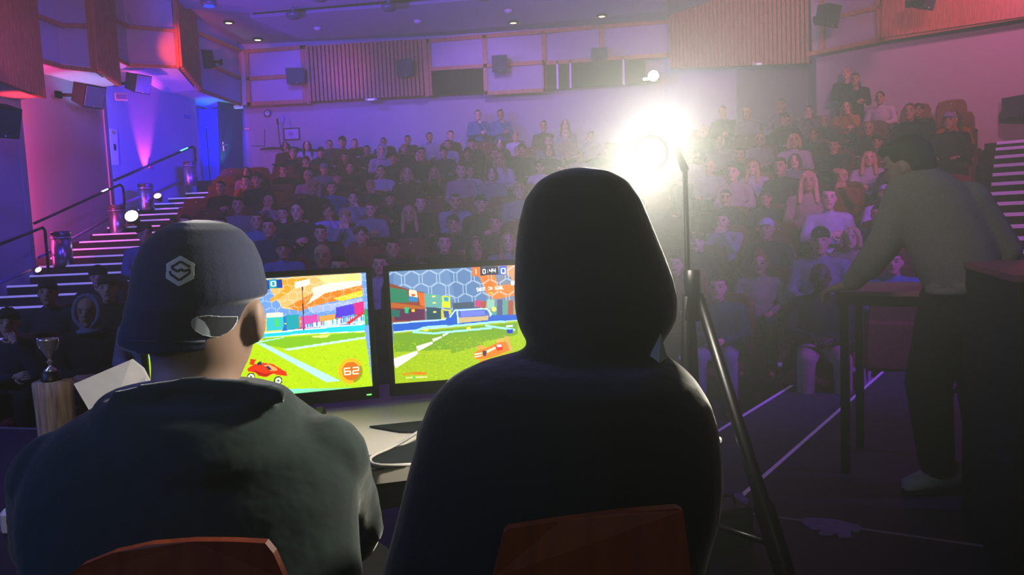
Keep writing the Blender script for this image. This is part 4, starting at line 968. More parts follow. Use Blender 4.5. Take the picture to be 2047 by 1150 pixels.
for a, b in zip(hexa, hexa[1:]+hexa[:1]): im.line(a, b, .035, (.92, .94, .96))
S_ = [q(*p) for p in ((516, 384), (463, 352), (410, 386), (440, 405), (463, 392), (478, 404), (512, 396), (512, 424), (455, 458), (404, 424))]
for a, b in (((518, 386), (463, 354)), ((463, 354), (408, 388)), ((408, 388), (446, 412)), ((446, 412), (466, 398)), ((466, 398), (480, 410)), ((480, 410), (516, 400)), ((516, 400), (456, 462)), ((404, 426), (456, 462)), ((404, 408), (404, 426))):
    if a == (516, 400): a, b = (514, 420), (456, 462)
    im.line(q(*a), q(*b), .085, (.10, .12, .19))
im.line(q(514, 398), q(514, 424), .07, (.10, .12, .19))
im.grid(lambda u, v: oncap(200+(376+172*u)/2.875, 400+(318+180*v)/2.875, .002), 'hexagon_patch', attr_emit('patch_thread', emis=False, rough=.8), capo, keep)
im = Img(90, 50, (.10, .12, .17)); q = lambda x, y: ((x-515)/290, (y-655)/142)
leaf = [(522, 705), (530, 685), (560, 670), (620, 663), (690, 668), (750, 668), (794, 668), (790, 700), (765, 740), (730, 772), (690, 788), (640, 788), (590, 778), (550, 755), (527, 730)]
k = Img(90, 50); keep = k.poly([q(*p) for p in leaf], (1, 1, 1))
im.poly([q(*p) for p in ((522, 705), (530, 685), (560, 675), (600, 700), (628, 745), (636, 790), (590, 778), (550, 755), (527, 730))], (.62, .68, .74))
for a, b in zip(leaf, leaf[1:]+leaf[:1]): im.line(q(*a), q(*b), .05, (.85, .88, .92))
im.grid(lambda u, v: oncap(200+(515+290*u)/2.875, 400+(655+142*v)/2.875, .0022), 'strap_opening', attr_emit('patch_thread', emis=False), capo, keep)
seam = MB()
for pts in ([(402, 441), (470, 470), (505, 530), (518, 590)], [(398, 441), (330, 478), (290, 540), (278, 600)]):
    seam.tube([oncap(*p, .0) for p in pts], .0012, 5)
mb = MB(); mb.tube([oncap(x, y, .0) for x, y in ((262, 682), (300, 683), (360, 684), (410, 683))], .0025, 6); mb.obj('hem_binding', mat('cap_edge', '2a3040', .7), capo)
# ---------------- player in the raised hood
B, T, L, X = MB(), MB(), MB(), MB()
head_shapes(B, P(1185, 520, 1.09), Matrix.Rotation(math.pi*.97, 3, 'Z')); B.limb([P(1185, 640, 1.07), P(1185, 760, 1.0)], [.058, .06])
sil(B, [(760, 980, 1340, .06, .98), (900, 900, 1370, .1, .95), (1200, 850, 1330, .11, .91), (1600, 840, 1300, .11, .9)])
sil(T, [(336, 1142, 1182, .02, 1.06), (344, 1108, 1226, .05, 1.06), (362, 1075, 1256, .075, 1.06), (400, 1048, 1280, .1, 1.06), (450, 1036, 1300, .118, 1.06), (500, 1030, 1321, .122, 1.06), (550, 1028, 1340, .125, 1.06), (590, 1028, 1350, .125, 1.055), (630, 1030, 1350, .12, 1.05), (662, 1040, 1335, .11, 1.04), (690, 1058, 1312, .095, 1.03), (715, 1040, 1335, .095, 1.02)])
sil(T, [(700, 1060, 1318, .075, 1.03), (714, 1010, 1338, .09, 1.01), (730, 955, 1362, .11, .995), (755, 900, 1388, .13, .98), (800, 860, 1416, .14, .97), (850, 840, 1431, .145, .96), (900, 828, 1438, .15, .95), (960, 812, 1440, .15, .94), (1020, 798, 1434, .15, .93), (1080, 782, 1416, .15, .92), (1160, 760, 1396, .15, .91), (1320, 750, 1390, .15, .9), (1600, 760, 1380, .15, .9)])
armR = [P(1330, 880, .99), P(1355, 1040, 1.02), P(1130, 930, 1.26)]; armL = [P(930, 890, .99), P(890, 1040, 1.04), P(1000, 930, 1.26)]
for a in (armR, armL): B.limb(a, [.05, .042, .028]); T.limb(a[:2]+[a[2].lerp(a[1], .1)], [.07, .055, .044])
hand(B, X, armR[2], (-.2, .6, -.1), (0, 0, 1), 1, 1, .7); hand(B, X, armL[2], (.2, .6, -.1), (0, 0, 1), -1, 1, .7)
for c in seated_common([(-.02, .92), (.18, .92)], 1.40): B.limb(c, [.08, .055, .04]); L.limb(c, [.1, .075, .06]); B.limb([c[2]+V((0, 0, -.045)), c[2]+V((0, .15, -.05))], [.04, .035])
L.ell(P(1080, 1680, .9), (.2, .15, .12))
p2, t2 = build('person', 'person from behind with black hood raised, silhouetted by the bright lamp', B, T, L, X, 'hoodie', m_hood2)
mb = MB(); a = [P(1300, 712, .93), P(1321, 667, .95), P(1334, 716, .93), P(1318, 726, .92)]
mb.prism(a, (0, .004, 0)); mb.obj('collar_tip', mat('collar_pale', '8a8c84', .8), p2)
# ---------------- chairs
m_or = wood('orange_ply', '702a0e', '843812', 2.0, .5); m_chmetal = mat('chair_frame', '3a3a40', .35, metal=.8)
def chair(poly, D, zseat, label, cx_, yaw):
    pts = [P(x, y, D) for x, y in poly]; c = V((cx_, D+.24, 0)); e = empty('chair', c); tag(e, label, 'chair', None)
    mb = MB(); n = len(pts); mid = sum(pts, V())/n
    f = [p+V((0, -.02*abs(p.x-mid.x)*4, 0)) for p in pts]; mb.prism(f, (0, .012, 0)); wobj(mb, 'backrest', m_or, e)
    mb = MB(); mb.box(c+V((0, 0, zseat)), (.42, .42, .014), bev=.006); wobj(mb, 'seat', m_or, e)
    for sx in (-1, 1):
        mb = MB(); mb.tube([c+V((sx*.17, -.17, zseat-.01)), c+V((sx*.21, -.21, 0))], .011); wobj(mb, 'leg', m_chmetal, e)
        mb = MB(); mb.tube([c+V((sx*.17, .17, zseat-.01)), c+V((sx*.21, .21, 0))], .011); wobj(mb, 'leg', m_chmetal, e)
        mb = MB(); mb.tube([c+V((sx*.16, -.19, zseat-.01)), c+V((sx*.14, -.235, .62))], .011); wobj(mb, 'back_upright', m_chmetal, e)
chair([(128, 1156), (170, 1125), (230, 1102), (300, 1088), (390, 1081), (470, 1079), (535, 1080), (552, 1100), (575, 1150), (640, 1420), (90, 1420), (105, 1200)], .79, .44, 'orange plywood chair behind the capped player', P(370, 1200, .79).x, 0)
chair([(985, 1150), (1008, 1060), (1016, 1053), (1120, 1040), (1240, 1024), (1350, 1011), (1362, 1016), (1380, 1150), (1400, 1500), (920, 1500)], .735, .44, 'orange plywood chair behind the hooded player', P(1190, 1200, .735).x, 0)
# ---------------- desk
an = math.radians(14); DD = V((math.cos(an), math.sin(an), 0)); DE = V((-DD.y, DD.x, 0)); DO = V((-.25, 1.452, 0)); ZT = .73
def dk(s, t, z=ZT): p = DO+DD*s+DE*t; return V((p.x, p.y, z))
e = empty('desk', dk(0, .4, 0)); tag(e, 'long pale desk carrying both monitors in front of the players', 'desk')
m_desk = mat('desk_laminate', 'cfc6bc', .5, noise=.05, scale=6)
mb = MB(); mb.prism([dk(-.6, 0, ZT-.028), dk(.68, 0, ZT-.028), dk(.68, .85, ZT-.028), dk(-.6, .85, ZT-.028)][::-1], (0, 0, .028)); wobj(mb, 'top', m_desk, e)
mb = MB(); mb.prism([dk(-.55, .05, ZT-.10), dk(.63, .05, ZT-.10), dk(.63, .07, ZT-.10), dk(-.55, .07, ZT-.10)], (0, 0, .07)); wobj(mb, 'apron', mat('apron_grey', '4c4a4a', .6), e)
for s, t in ((-.55, .06), (.63, .06), (-.55, .79), (.63, .79)):
    mb = MB(); mb.tube([dk(s, t, 0), dk(s, t, ZT-.03)], .02); wobj(mb, 'leg', m_blackmetal, e)
def flat(name, pts, h, m, label, cat, z=ZT):
    q = [Pz(x, y, z+.001) for x, y in pts]; c = sum(q, V())/len(q); e = empty(name, (c.x, c.y, z)) if False else None
    mb = MB(); mb.prism([p-V((c.x, c.y, 0)) for p in q], (0, 0, h)); o = mb.obj(name, m, None, (c.x, c.y, 0)); return tag(o, label, cat)
m_mat = mat('mousepad_cloth', '1a2024', .85, noise=.1)
flat('mouse_pad', [(700, 948), (733, 916), (838, 884), (860, 880), (850, 915), (812, 933)], .004, m_mat, 'black mouse pad on the desk edge between the players', 'mouse pad')
flat('mouse_pad', [(739, 855), (856, 843), (850, 866), (800, 866)], .004, m_mat, 'dark triangular looking mat on the desk under the hooded player', 'mat')
e = empty('keyboard', Pz(610, 845, ZT+.001), .2); tag(e, 'dark keyboard end peeking past the green hoodie', 'keyboard')
mb = MB(); mb.box((-.1, 0, .01), (.3, .12, .018), bev=.005); mb.obj('case', m_black, e)
mb = MB(); [mb.box((-.235+.0225*i, -.04+.02*j, .022), (.018, .016, .008)) for i in range(13) for j in range(5)]; mb.obj('keys', mat('key_black', '1c1e20', .6), e)
flat('cable', [(0, 0), (1, 0), (1, 1)], .001, m_black, 'x', 'x') if False else None
mb = MB(); pts = [Pz(x, y, ZT+.010+.02*(i < 3)) for i, (x, y) in enumerate(((885, 846), (860, 852), (832, 866), (806, 883), (776, 898), (752, 908), (741, 915), (739, 922), (746, 928), (762, 931), (785, 931), (830, 929)))]
tag(mb.obj('cable', mat('cable_white', 'c0bcb8', .5), None), 'white cable looped over the black mouse pad', 'cable'); [None]
bpy.data.objects['cable'].data = (lambda m_: (m_.tube(pts, .0035, 8), m_)[1])(MB()).mesh('cable'); bpy.data.objects['cable'].data.materials.append(mat('cable_white', ''))
# ---------------- monitors
def monitor(a, b, z0, z1, im, label, led=True):
    a, b = V(a), V(b); ex = (b-a).normalized(); n = V((ex.y, -ex.x, 0)); c = (a+b)/2
    e = empty('monitor', (c.x-n.x*.06, c.y-n.y*.06, ZT)); tag(e, label, 'monitor')
    im.grid(lambda u, v: a.lerp(b, u)+V((0, 0, z1+(z0-z1)*v)), 'tmp', attr_emit('screen_glow', 1.35)); s = bpy.data.objects['tmp']; s.name = 'screen'
    L_ = V(e.location); s.data.transform(Matrix.Translation(-L_)); s.parent = e
    w = (b-a).length; R = Matrix((ex, -n, V((0, 0, 1)))).transposed()
    def bx(mb, x0, x1, zz0, zz1, y0, y1): cc = a+ex*(x0+x1)/2-n*(y0+y1)/2; mb.box((cc.x, cc.y, (zz0+zz1)/2), (x1-x0, y1-y0, zz1-zz0), R, bev=.003)
    mb = MB(); t = .016; bx(mb, -t, w+t, z1, z1+t, -.008, .02); bx(mb, -t, w+t, z0-.034, z0, -.008, .02); bx(mb, -t, 0, z0-.034, z1+t, -.008, .02); bx(mb, w, w+t, z0-.034, z1+t, -.008, .02); wobj(mb, 'bezel', m_black, e)
    mb = MB(); bx(mb, -t*.6, w+t*.6, z0-.03, z1+t*.8, .004, .045); wobj(mb, 'back_shell', m_black, e)
    mb = MB(); bx(mb, w/2-.04, w/2+.04, ZT+.01, z0+.08, .045, .07); wobj(mb, 'stand_neck', m_black, e)
    mb = MB(); cc = c-n*.04; mb.lathe([(0, 0), (.12, 0), (.12, .006), (.05, .014), (0, .014)], (cc.x, cc.y, ZT), 32); wobj(mb, 'stand_base', m_black, e)
    if led: mb = MB(); bx(mb, w-.018, w-.004, z0-.0225, z0-.0195, -.011, -.007); wobj(mb, 'power_light', mat('led_green', '60ff60', .4, emit=3), e)
    return e
def Lq(cx_, cy_):
    px, py = 460+cx_/3.594, 500+cy_/3.594; t = 556-.0245*(px-295); b = 805-.0735*(px-295); return ((px-295-(py-545)*.045)/447, (py-t)/(b-t))
im = Img(320, 180, (.45, .62, .85)); G = lambda *p: [Lq(*x) for x in p]
im.poly([(0, 0), (1, 0), (1, .45), (0, .5)], (.42, .60, .86))
im.poly(G((250, 185), (975, 160), (980, 300), (700, 340), (520, 420), (380, 400)), (.93, .72, .42)); im.poly(G((360, 195), (600, 185), (420, 290), (300, 360), (290, 330), (400, 260)), (.98, .62, .15))
im.poly(G((420, 390), (600, 300), (980, 220), (985, 330), (700, 370), (500, 425)), (.95, .50, .12)); im.poly(G((600, 260), (980, 170), (980, 250), (700, 300), (560, 380), (610, 310)), (1, .96, .82))
im.poly(G((760, 340), (985, 285), (985, 330), (820, 360)), (1., .82, .15)); im.poly(G((560, 400), (985, 340), (985, 400), (600, 440)), (.62, .70, .88)); im.poly(G((640, 180), (975, 165), (975, 215), (700, 230)), (1, .9, .55))
rnd = random.Random(5)
for r in range(9):       # goal net hexagons
    for c in range(22):
        u = c*.052+.026*(r % 2); v = r*.062-.02; q6 = [(u+.024*math.cos(math.pi/3*k+.5), v+.040*math.sin(math.pi/3*k+.5)) for k in range(6)]
        if v > .3: continue
        for a, b in zip(q6, q6[1:]+q6[:1]): im.line(a, b, .004, (.95, .95, .9), al=.45)
cols = [(.15, .45, .75), (.1, .7, .62), (.85, .8, .3), (.75, .25, .55), (.85, .3, .25), (.3, .2, .7), (.9, .5, .2), (.2, .6, .3)]
u = 0
while u < 1:
    w_ = rnd.uniform(.03, .07); h_ = rnd.uniform(.06, .13); im.poly([(u, .44-h_), (u+w_, .435-h_), (u+w_, .46), (u, .46)], rnd.choice(cols))
    for k in range(5): a_, b_ = u+rnd.random()*w_, .44-h_*rnd.random(); im.poly([(a_, b_), (a_+.01, b_), (a_+.01, b_+.02), (a_, b_+.02)], rnd.choice(cols+[(1, 1, .9)]))
    u += w_
im.poly(G((265, 430), (385, 430), (385, 555), (260, 560)), (.2, .75, .78)); im.poly(G((265, 430), (385, 430), (385, 462), (262, 462)), (1, .98, .8)); im.poly(G((320, 470), (350, 470), (350, 530), (320, 530)), (.3, .8, .4))
im.poly(G((405, 450), (500, 445), (502, 550), (410, 555)), (.1, .62, .66)); im.poly(G((515, 460), (640, 450), (640, 545), (520, 555)), (.80, .30, .66)); im.poly(G((650, 465), (770, 450), (770, 520), (650, 535)), (.85, .62, .28))
im.poly(G((778, 405), (915, 380), (925, 455), (778, 480)), (.32, .22, .82)); im.poly(G((915, 378), (990, 365), (995, 450), (920, 465)), (.84, .15, .50)); im.poly(G((550, 520), (995, 460), (998, 520), (550, 548)), (.75, .86, .92))
for k in range(26): a_ = 560+k*17; im.poly(G((a_, 515-k*2.2), (a_+9, 513-k*2.2), (a_+9, 540-k*1.5), (a_, 542-k*1.5)), rnd.choice([(.3, .45, .85), (1, 1, 1), (.8, .3, .5), (.2, .7, .75)]))
im.poly(G((850, 520), (985, 440), (992, 455), (880, 525)), (.85, .15, .2))
im.poly([(0, .46), *G((245, 578), (540, 558), (998, 528), (999, 580), (540, 588), (245, 608)), (0, .56)], (.1, .80, .84))
for a, b in (((245, 576), (540, 556)), ((540, 556), (998, 527)), ((245, 608), (540, 590)), ((540, 590), (998, 582))): im.line(Lq(*a), Lq(*b), .012, (.85, 1, 1))
im.poly([(0, .55), *G((245, 610), (540, 592), (999, 584)), (1, 1), (0, 1)], (.70, .84, .04)); im.poly(G((245, 612), (1000, 588), (1000, 622), (400, 690), (195, 650)), (.50, .74, .12))
for k in range(900):
    a_, b_ = rnd.random(), rnd.uniform(.6, 1); s_ = .004+.006*b_; im.poly([(a_, b_), (a_+s_, b_), (a_+s_, b_+s_), (a_, b_+s_)], rnd.choice([(.8, .92, .05), (.6, .76, .04), (.72, .88, .08)]), .55)
im.poly(G((590, 605), (730, 600), (700, 620), (600, 615)), (.9, .95, .5))
im.poly([(0, .60), (0, .57), *G((195, 645), (380, 615), (395, 605), (245, 625))], (.7, .95, .9), .8); im.poly(G((185, 645), (240, 650), (805, 935), (690, 940)), (.70, .94, .92)); im.poly(G((375, 695), (1000, 618), (1000, 632), (420, 706)), (.76, .95, .92))
im.poly(G((0, 985), (1020, 985), (1020, 1010), (420, 1030), (0, 1060)), (.45, .93, .90)); im.poly(G((430, 1000), (1020, 965), (1020, 990), (430, 1030)), (.6, .85, .2), .4)
# car
red = (.93, .20, .06); dr_ = (.70, .10, .03)
im.poly(G((115, 830), (160, 800), (235, 790), (300, 800), (345, 830), (395, 860), (405, 890), (360, 885), (330, 880), (300, 870), (250, 895), (200, 885), (170, 860), (120, 850)), red)
im.poly(G((140, 760), (180, 765), (160, 805), (130, 800)), red); im.poly(G((235, 810), (270, 800), (325, 830), (335, 850), (280, 850)), (.98, .65, .35)); im.poly(G((245, 818), (268, 812), (295, 845), (265, 842)), (.2, .2, .3)); im.poly(G((150, 835), (240, 870), (300, 860), (250, 892), (195, 880)), dr_)
im.poly(G((190, 785), (215, 780), (225, 800), (190, 810)), (.15, .2, .3))
for c_, r_ in (((140, 890), 30), ((336, 922), 31)):
    o_ = Lq(*c_); im.disc(o_, r_/3.594/447, r_/3.594/235, (.18, .2, .1)); im.disc(o_, r_*.72/3.594/447, r_*.72/3.594/235, (.88, .9, .8)); im.disc(o_, r_*.3/3.594/447, r_*.3/3.594/235, (.4, .42, .35))
# boost gauge
o_ = Lq(885, 865); rx_, ry_ = 78/3.594/447, 78/3.594/235; im.disc(o_, rx_*1.15, ry_*1.15, (.45, .35, .05), .5); im.disc(o_, rx_*.9, ry_*.9, (.82, .42, .06))
for a in range(60, 300, 4): a_ = math.radians(a+30); im.disc((o_[0]+rx_*1.05*math.cos(a_), o_[1]+ry_*1.05*math.sin(a_)), .009, .016, (1, .7, .1))
x_, y_ = Lq(834, 846); im.text('62', x_, y_, .052, (1, .97, .8), .92, .0, .22)
x_, y_ = Lq(205, 198); im.poly([(x_, y_), (x_+.11, y_-.002), (x_+.11, y_+.07), (x_, y_+.075)], (.05, .25, .6)); x_, y_ = Lq(285, 196); im.poly([(x_, y_-.005), (x_+.037, y_-.008), (x_+.037, y_+.065), (x_, y_+.07)], (.1, .62, .7)); im.text('0', x_+.011, y_+.012, .038, (1, 1, 1), .9, 0, .26); x_, y_ = Lq(236, 214); im.text('4', x_, y_, .032, (1, 1, 1), .7, 0, .24)
im.line(Lq(530, 240), Lq(535, 560), .008, (.25, .2, .3)); im.poly(G((475, 215), (585, 195), (585, 235), (478, 262)), (1, .98, .85)); im.poly(G((838, 185), (930, 178), (935, 212), (840, 214)), (1, .95, .5))
monitor((P(295, 690, 1.855).x, 1.855, 0), (P(738, 660, 2.0).x, 2.0, 0), P(744, 772, 2.0).z, P(733, 545, 2.0).z, im, 'monitor showing red buggy on green pitch, beside the capped player')
# right screen
def Rq(cx_, cy_):
    px, py = 760+cx_/3.834, 500+cy_/3.834; t = 543-.065*(px-777); b = 768-.078*(px-777); l = 777+(py-543)*.067; return ((px-l)/385, (py-t)/(b-t))
G = lambda *p: [Rq(*x) for x in p]
im = Img(500, 280, (.36, .50, .68)); im.poly([(0, 0), (1, 0), (1, .5), (0, .5)], (.34, .48, .66)); im.poly(G((100, 170), (500, 130), (560, 380), (100, 260)), (.40, .53, .70)); im.poly([(.45, 0), (1, 0), (1, .4), (.5, .4)], (.46, .50, .60))
im.poly(G((735, 190), (850, 180), (880, 260), (1010, 250), (1040, 330), (860, 370), (790, 320)), (.92, .48, .18)); im.poly(G((840, 110), (1400, 60), (1400, 420), (1040, 300), (980, 200)), (.80, .58, .42)); im.poly(G((1040, 130), (1500, 130), (1500, 260), (1050, 220)), (.90, .70, .45)); im.poly(G((760, 200), (820, 195), (860, 340), (800, 300)), (.95, .42, .10))
for r in range(8):
    for c in range(12):
        u = c*.088+.044*(r % 2)-.02; v = r*.112-.03; q6 = [(u+.044*math.cos(math.pi/3*k+.5)*.95, v+.074*math.sin(math.pi/3*k+.5)) for k in range(6)]
        if v > .42: continue
        for a, b in zip(q6, q6[1:]+q6[:1]): im.line(a, b, .006, (.82, .9, .95), al=.6)
im.poly(G((72, 255), (215, 300), (330, 325), (340, 530), (110, 560), (80, 540)), (.52, .26, .18)); im.poly(G((72, 285), (200, 305), (215, 400), (75, 400)), (.16, .48, .36)); im.poly(G((215, 300), (270, 308), (280, 360), (215, 350)), (.95, .9, .75)); im.poly(G((228, 335), (262, 335), (255, 352), (238, 352)), (.85, .3, .15)); im.poly(G((215, 350), (280, 360), (280, 395), (215, 392)), (.15, .5, .72))
im.poly(G((275, 318), (330, 330), (335, 430), (300, 420)), (.88, .40, .15)); im.poly(G((80, 400), (340, 430), (335, 450), (80, 440)), (.70, .36, .16)); im.poly(G((325, 325), (465, 345), (460, 432), (335, 432)), (.38, .65, .60)); im.poly(G((460, 345), (522, 350), (525, 440), (460, 435)), (.82, .84, .15)); im.poly(G((475, 355), (510, 358), (508, 390), (475, 385)), (.15, .6, .75))
im.poly(G((345, 435), (455, 440), (455, 530), (350, 530)), (.16, .30, .34)); im.poly(G((455, 450), (530, 450), (535, 520), (458, 525)), (.80, .78, .2)); im.poly(G((180, 435), (218, 438), (215, 485), (182, 480)), (.1, .7, .45)); im.poly(G((110, 450), (330, 450), (330, 530), (110, 540)), (.34, .16, .30)); im.poly(G((85, 455), (150, 460), (150, 510), (90, 510)), (.1, .4, .36)); im.poly(G((185, 440), (215, 442), (212, 482), (186, 480)), (.1, .72, .45)); im.poly(G((235, 450), (260, 452), (258, 472), (236, 470)), (.98, .75, .2))
for p in ((385, 345), (390, 395), (395, 465)): im.poly(G(p, (p[0]+25, p[1]), (p[0]+25, p[1]+12), (p[0], p[1]+12)), (.9, .85, .5))
im.poly(G((470, 460), (510, 462), (520, 515), (480, 512)), (.15, .3, .6))
im.poly(G((540, 400), (700, 390), (710, 450), (545, 460)), (.25, .33, .40)); 
for k in range(16): x0_ = 710+k*42; h_ = rnd.randint(30, 75); im.poly(G((x0_, 450-h_-k*1.5), (x0_+40, 448-h_-k*1.5), (x0_+40, 495), (x0_, 500)), rnd.choice([(.35, .6, .55), (.5, .25, .4), (.65, .3, .25), (.3, .35, .5), (.6, .6, .4)]))
im.poly(G((800, 370), (860, 372), (855, 440), (800, 440)), (.55, .75, .68)); im.poly(G((710, 380), (755, 378), (755, 430), (712, 430)), (.75, .25, .45)); im.disc(Rq(855, 445), .012, .022, (1, .9, .4))
im.poly(G((95, 560), (490, 525), (560, 450), (600, 440), (800, 440), (840, 490), (1050, 485), (1600, 430), (1600, 500), (1050, 530), (490, 585), (110, 628)), (.12, .36, .76)); im.poly(G((575, 455), (815, 448), (830, 510), (700, 540), (582, 560)), (.30, .40, .70)); im.poly(G((580, 515), (815, 495), (810, 530), (590, 555)), (.78, .68, .50)); im.poly(G((600, 460), (780, 455), (790, 490), (605, 510)), (.42, .48, .85))
for a, b in (((560, 455), (800, 442)), ((800, 442), (840, 488)), ((560, 455), (520, 510)), ((100, 560), (490, 527)), ((105, 628), (490, 588)), ((490, 588), (1050, 530)), ((575, 455), (585, 560)), ((815, 448), (830, 500))): im.line(Rq(*a), Rq(*b), .014, (.72, .88, 1))
im.poly(G((105, 632), (490, 590), (1050, 530), (1600, 500), (1700, 1100), (100, 1100)), (.62, .74, .08)); im.poly(G((105, 640), (500, 600), (1040, 545), (1040, 640), (500, 760), (110, 780)), (.44, .62, .14))
im.poly(G((500, 655), (730, 630), (780, 720), (540, 790)), (.47, .63, .13)); 
for k in range(1100):
    a_, b_ = rnd.random(), rnd.uniform(.62, 1); s_ = .004+.006*b_; im.poly([(a_, b_), (a_+s_, b_), (a_+s_, b_+s_), (a_, b_+s_)], rnd.choice([(.68, .80, .06), (.52, .66, .06), (.72, .84, .1)]), .5)
for a, b in (((245, 625), (330, 590)), ((330, 590), (500, 575)), ((245, 625), (400, 635)), ((400, 635), (840, 590)), ((500, 582), (850, 545)), ((850, 545), (940, 540)), ((790, 572), (1020, 605))): im.line(Rq(*a), Rq(*b), .018, (.62, .93, .95))
for a, b, w_, w2 in (((110, 870), (285, 780), .09, .03), ((280, 755), (395, 705), .05, .02), ((395, 690), (465, 660), .03, .012), ((470, 652), (512, 632), .02, .01)): im.line(Rq(*a), Rq(*b), w_, (.93, .95, .85), w2)
for p in ((345, 610), (665, 594)): im.disc(Rq(*p), .012, .012, (.95, .85, .2))
im.poly(G((950, 570), (1000, 565), (1005, 582), (950, 585)), (.8, .9, .95)); im.poly(G((955, 600), (1005, 600), (1000, 632), (960, 630)), (.12, .2, .7))
og = (.95, .48, .12)
im.poly(G((705, 790), (730, 770), (800, 745), (880, 705), (940, 695), (965, 700), (985, 760), (900, 800), (820, 825), (760, 835), (715, 830)), og); im.poly(G((725, 735), (760, 725), (800, 740), (745, 765)), (.96, .62, .3)); im.poly(G((875, 685), (925, 668), (940, 690), (890, 705)), (.97, .66, .35)); im.poly(G((940, 655), (965, 652), (1000, 765), (985, 775)), (.95, .62, .35)); im.poly(G((745, 855), (800, 830), (820, 845), (770, 890), (748, 880)), og); im.poly(G((915, 800), (985, 785), (975, 810), (925, 830)), og)
im.poly(G((775, 765), (805, 770), (800, 812), (780, 805)), (.2, .22, .28)); im.poly(G((870, 722), (920, 710), (930, 755), (885, 770)), (.85, .15, .1)); im.poly(G((880, 722), (915, 716), (920, 735), (885, 740)), (.98, .92, .85)); im.poly(G((805, 765), (870, 735), (875, 750), (810, 785)), (.97, .9, .75)); im.poly(G((712, 790), (770, 780), (770, 790), (712, 803)), (.97, .9, .75)); im.poly(G((712, 812), (768, 798), (768, 808), (714, 822)), (.97, .9, .75)); im.poly(G((925, 820), (975, 800), (972, 812), (930, 832)), (.2, .15, .1)); im.poly(G((755, 880), (800, 862), (798, 870), (762, 892)), (.15, .15, .1))
im.poly(G((680, 125), (738, 122), (742, 190), (685, 196)), (.95, .42, .10)); x_, y_ = Rq(700, 142); im.text('1', x_, y_, .042, (1, .95, .9), .5, 0, .2)
im.poly(G((742, 122), (880, 116), (885, 178), (745, 190)), (.16, .18, .26)); x_, y_ = Rq(764, 142); im.text('0:44', x_, y_, .036, (1, 1, 1), .60, .0010, .2)
im.poly(G((885, 115), (945, 110), (945, 178), (888, 182)), (.10, .35, .85)); x_, y_ = Rq(903, 132); im.text('0', x_, y_, .045, (1, 1, 1), .8, 0, .22)
x_, y_ = Rq(720, 284); im.text('SHOT ON GOAL', x_, y_, .028, (1, .97, .88), .50, .0004, .22); x_, y_ = Rq(808, 314); im.text('+50', x_, y_, .017, (1, .85, .4), .6, 0, .25)
im.line(Rq(1008, 255), Rq(1020, 440), .008, (.25, .2, .2)); im.poly(G((978, 230), (1015, 225), (1015, 255), (980, 262)), (1, .95, .9))
for k in range(30): a_ = 175+k*6; im.poly(G((a_, 940-k*.25+rnd.randint(-6, 2)), (a_+5, 940-k*.25), (a_+5, 958-k*.2), (a_, 960-k*.2+rnd.randint(-3, 3))), (.93, .42, .05), .8)
for k in range(22): a_ = 200+k*7.4; im.poly(G((a_, 974-k*.5), (a_+5, 974-k*.5), (a_+5, 986-k*.5), (a_, 988-k*.5)), (.95, .95, .7), .8)
im.disc(Rq(262, 978), .007, .013, (.3, .8, .2))
monitor((P(784, 660, 2.03).x, 2.03, 0), (P(784, 660, 2.03).x+.541, 2.115, 0), P(792, 767, 2.03).z, P(777, 543, 2.03).z, im, 'monitor showing orange buggy and match clock, beside the hooded player', False)
# ---------------- laptop lid, log, trophy
e = empty('laptop', dk(-.47, .3, ZT)); tag(e, 'white laptop lid standing tilted between the log and the capped player', 'laptop')
q = [P(147, 768, 1.55), P(262, 719, 1.62), P(285, 737, 1.62), P(312, 790, 1.6), P(300, 880, 1.5), P(206, 868, 1.5)]
mb = MB(); mb.prism(q[::-1], (0, .008, 0)); wobj(mb, 'lid', mat('lid_white', 'd0ccd4', .35), e)
mb = MB(); mb.box(dk(-.40, .3, ZT+.008), (.30, .2, .014), an, bev=.004); wobj(mb, 'keyboard_base', m_white, e)
mb = MB(); mb.tube([P(290, 850, 1.53), dk(-.42, .26, ZT+.01)], .012); wobj(mb, 'hinge', m_white, e)
LD = 3.45; c = P(106, 762, LD); rr = 39/F*LD; zt_ = c.z
mb = MB(); rnd = random.Random(9); n = 22; jit = [1+rnd.uniform(-.10, .07) for _ in range(n)]; vs = []; lv = 9
for k in range(lv):
    for j in range(n): a_ = 2*math.pi*j/n; r_ = rr*jit[j]*(1-.1*(1-k/(lv-1)))*(1+.015*math.sin(k*2+j)); vs.append((r_*math.cos(a_), r_*.8*math.sin(a_), zt_*k/(lv-1)+(.006*math.sin(a_*3) if k == lv-1 else 0)))
fs = [(k*n+j, k*n+(j+1) % n, (k+1)*n+(j+1) % n, (k+1)*n+j) for k in range(lv-1) for j in range(n)]+[tuple(range(n))[::-1], tuple((lv-1)*n+j for j in range(n))]
mb.add(vs, fs, True); o = mb.obj('log_stump', wood('bark_wood', '7a6a5a', 'b8a690', 2.4, .85), None, (c.x, c.y, 0)); tag(o, 'upright split log stump serving as a stand for the trophy', 'log')
bx_ = P(103, 760, LD); e = empty('trophy_cup', (bx_.x, LD, zt_+.004)); tag(e, 'silver two handled trophy cup standing on the log', 'trophy'); s_ = LD/F
m_silver = mat('silver', 'c8c8d4', .25, metal=.75); 
MB().lathe([(0, 0), (19*s_, 0), (19*s_, 3*s_), (17*s_, 5*s_), (17*s_, 17*s_), (0, 18*s_)], n=32).obj('plinth', m_black, e)
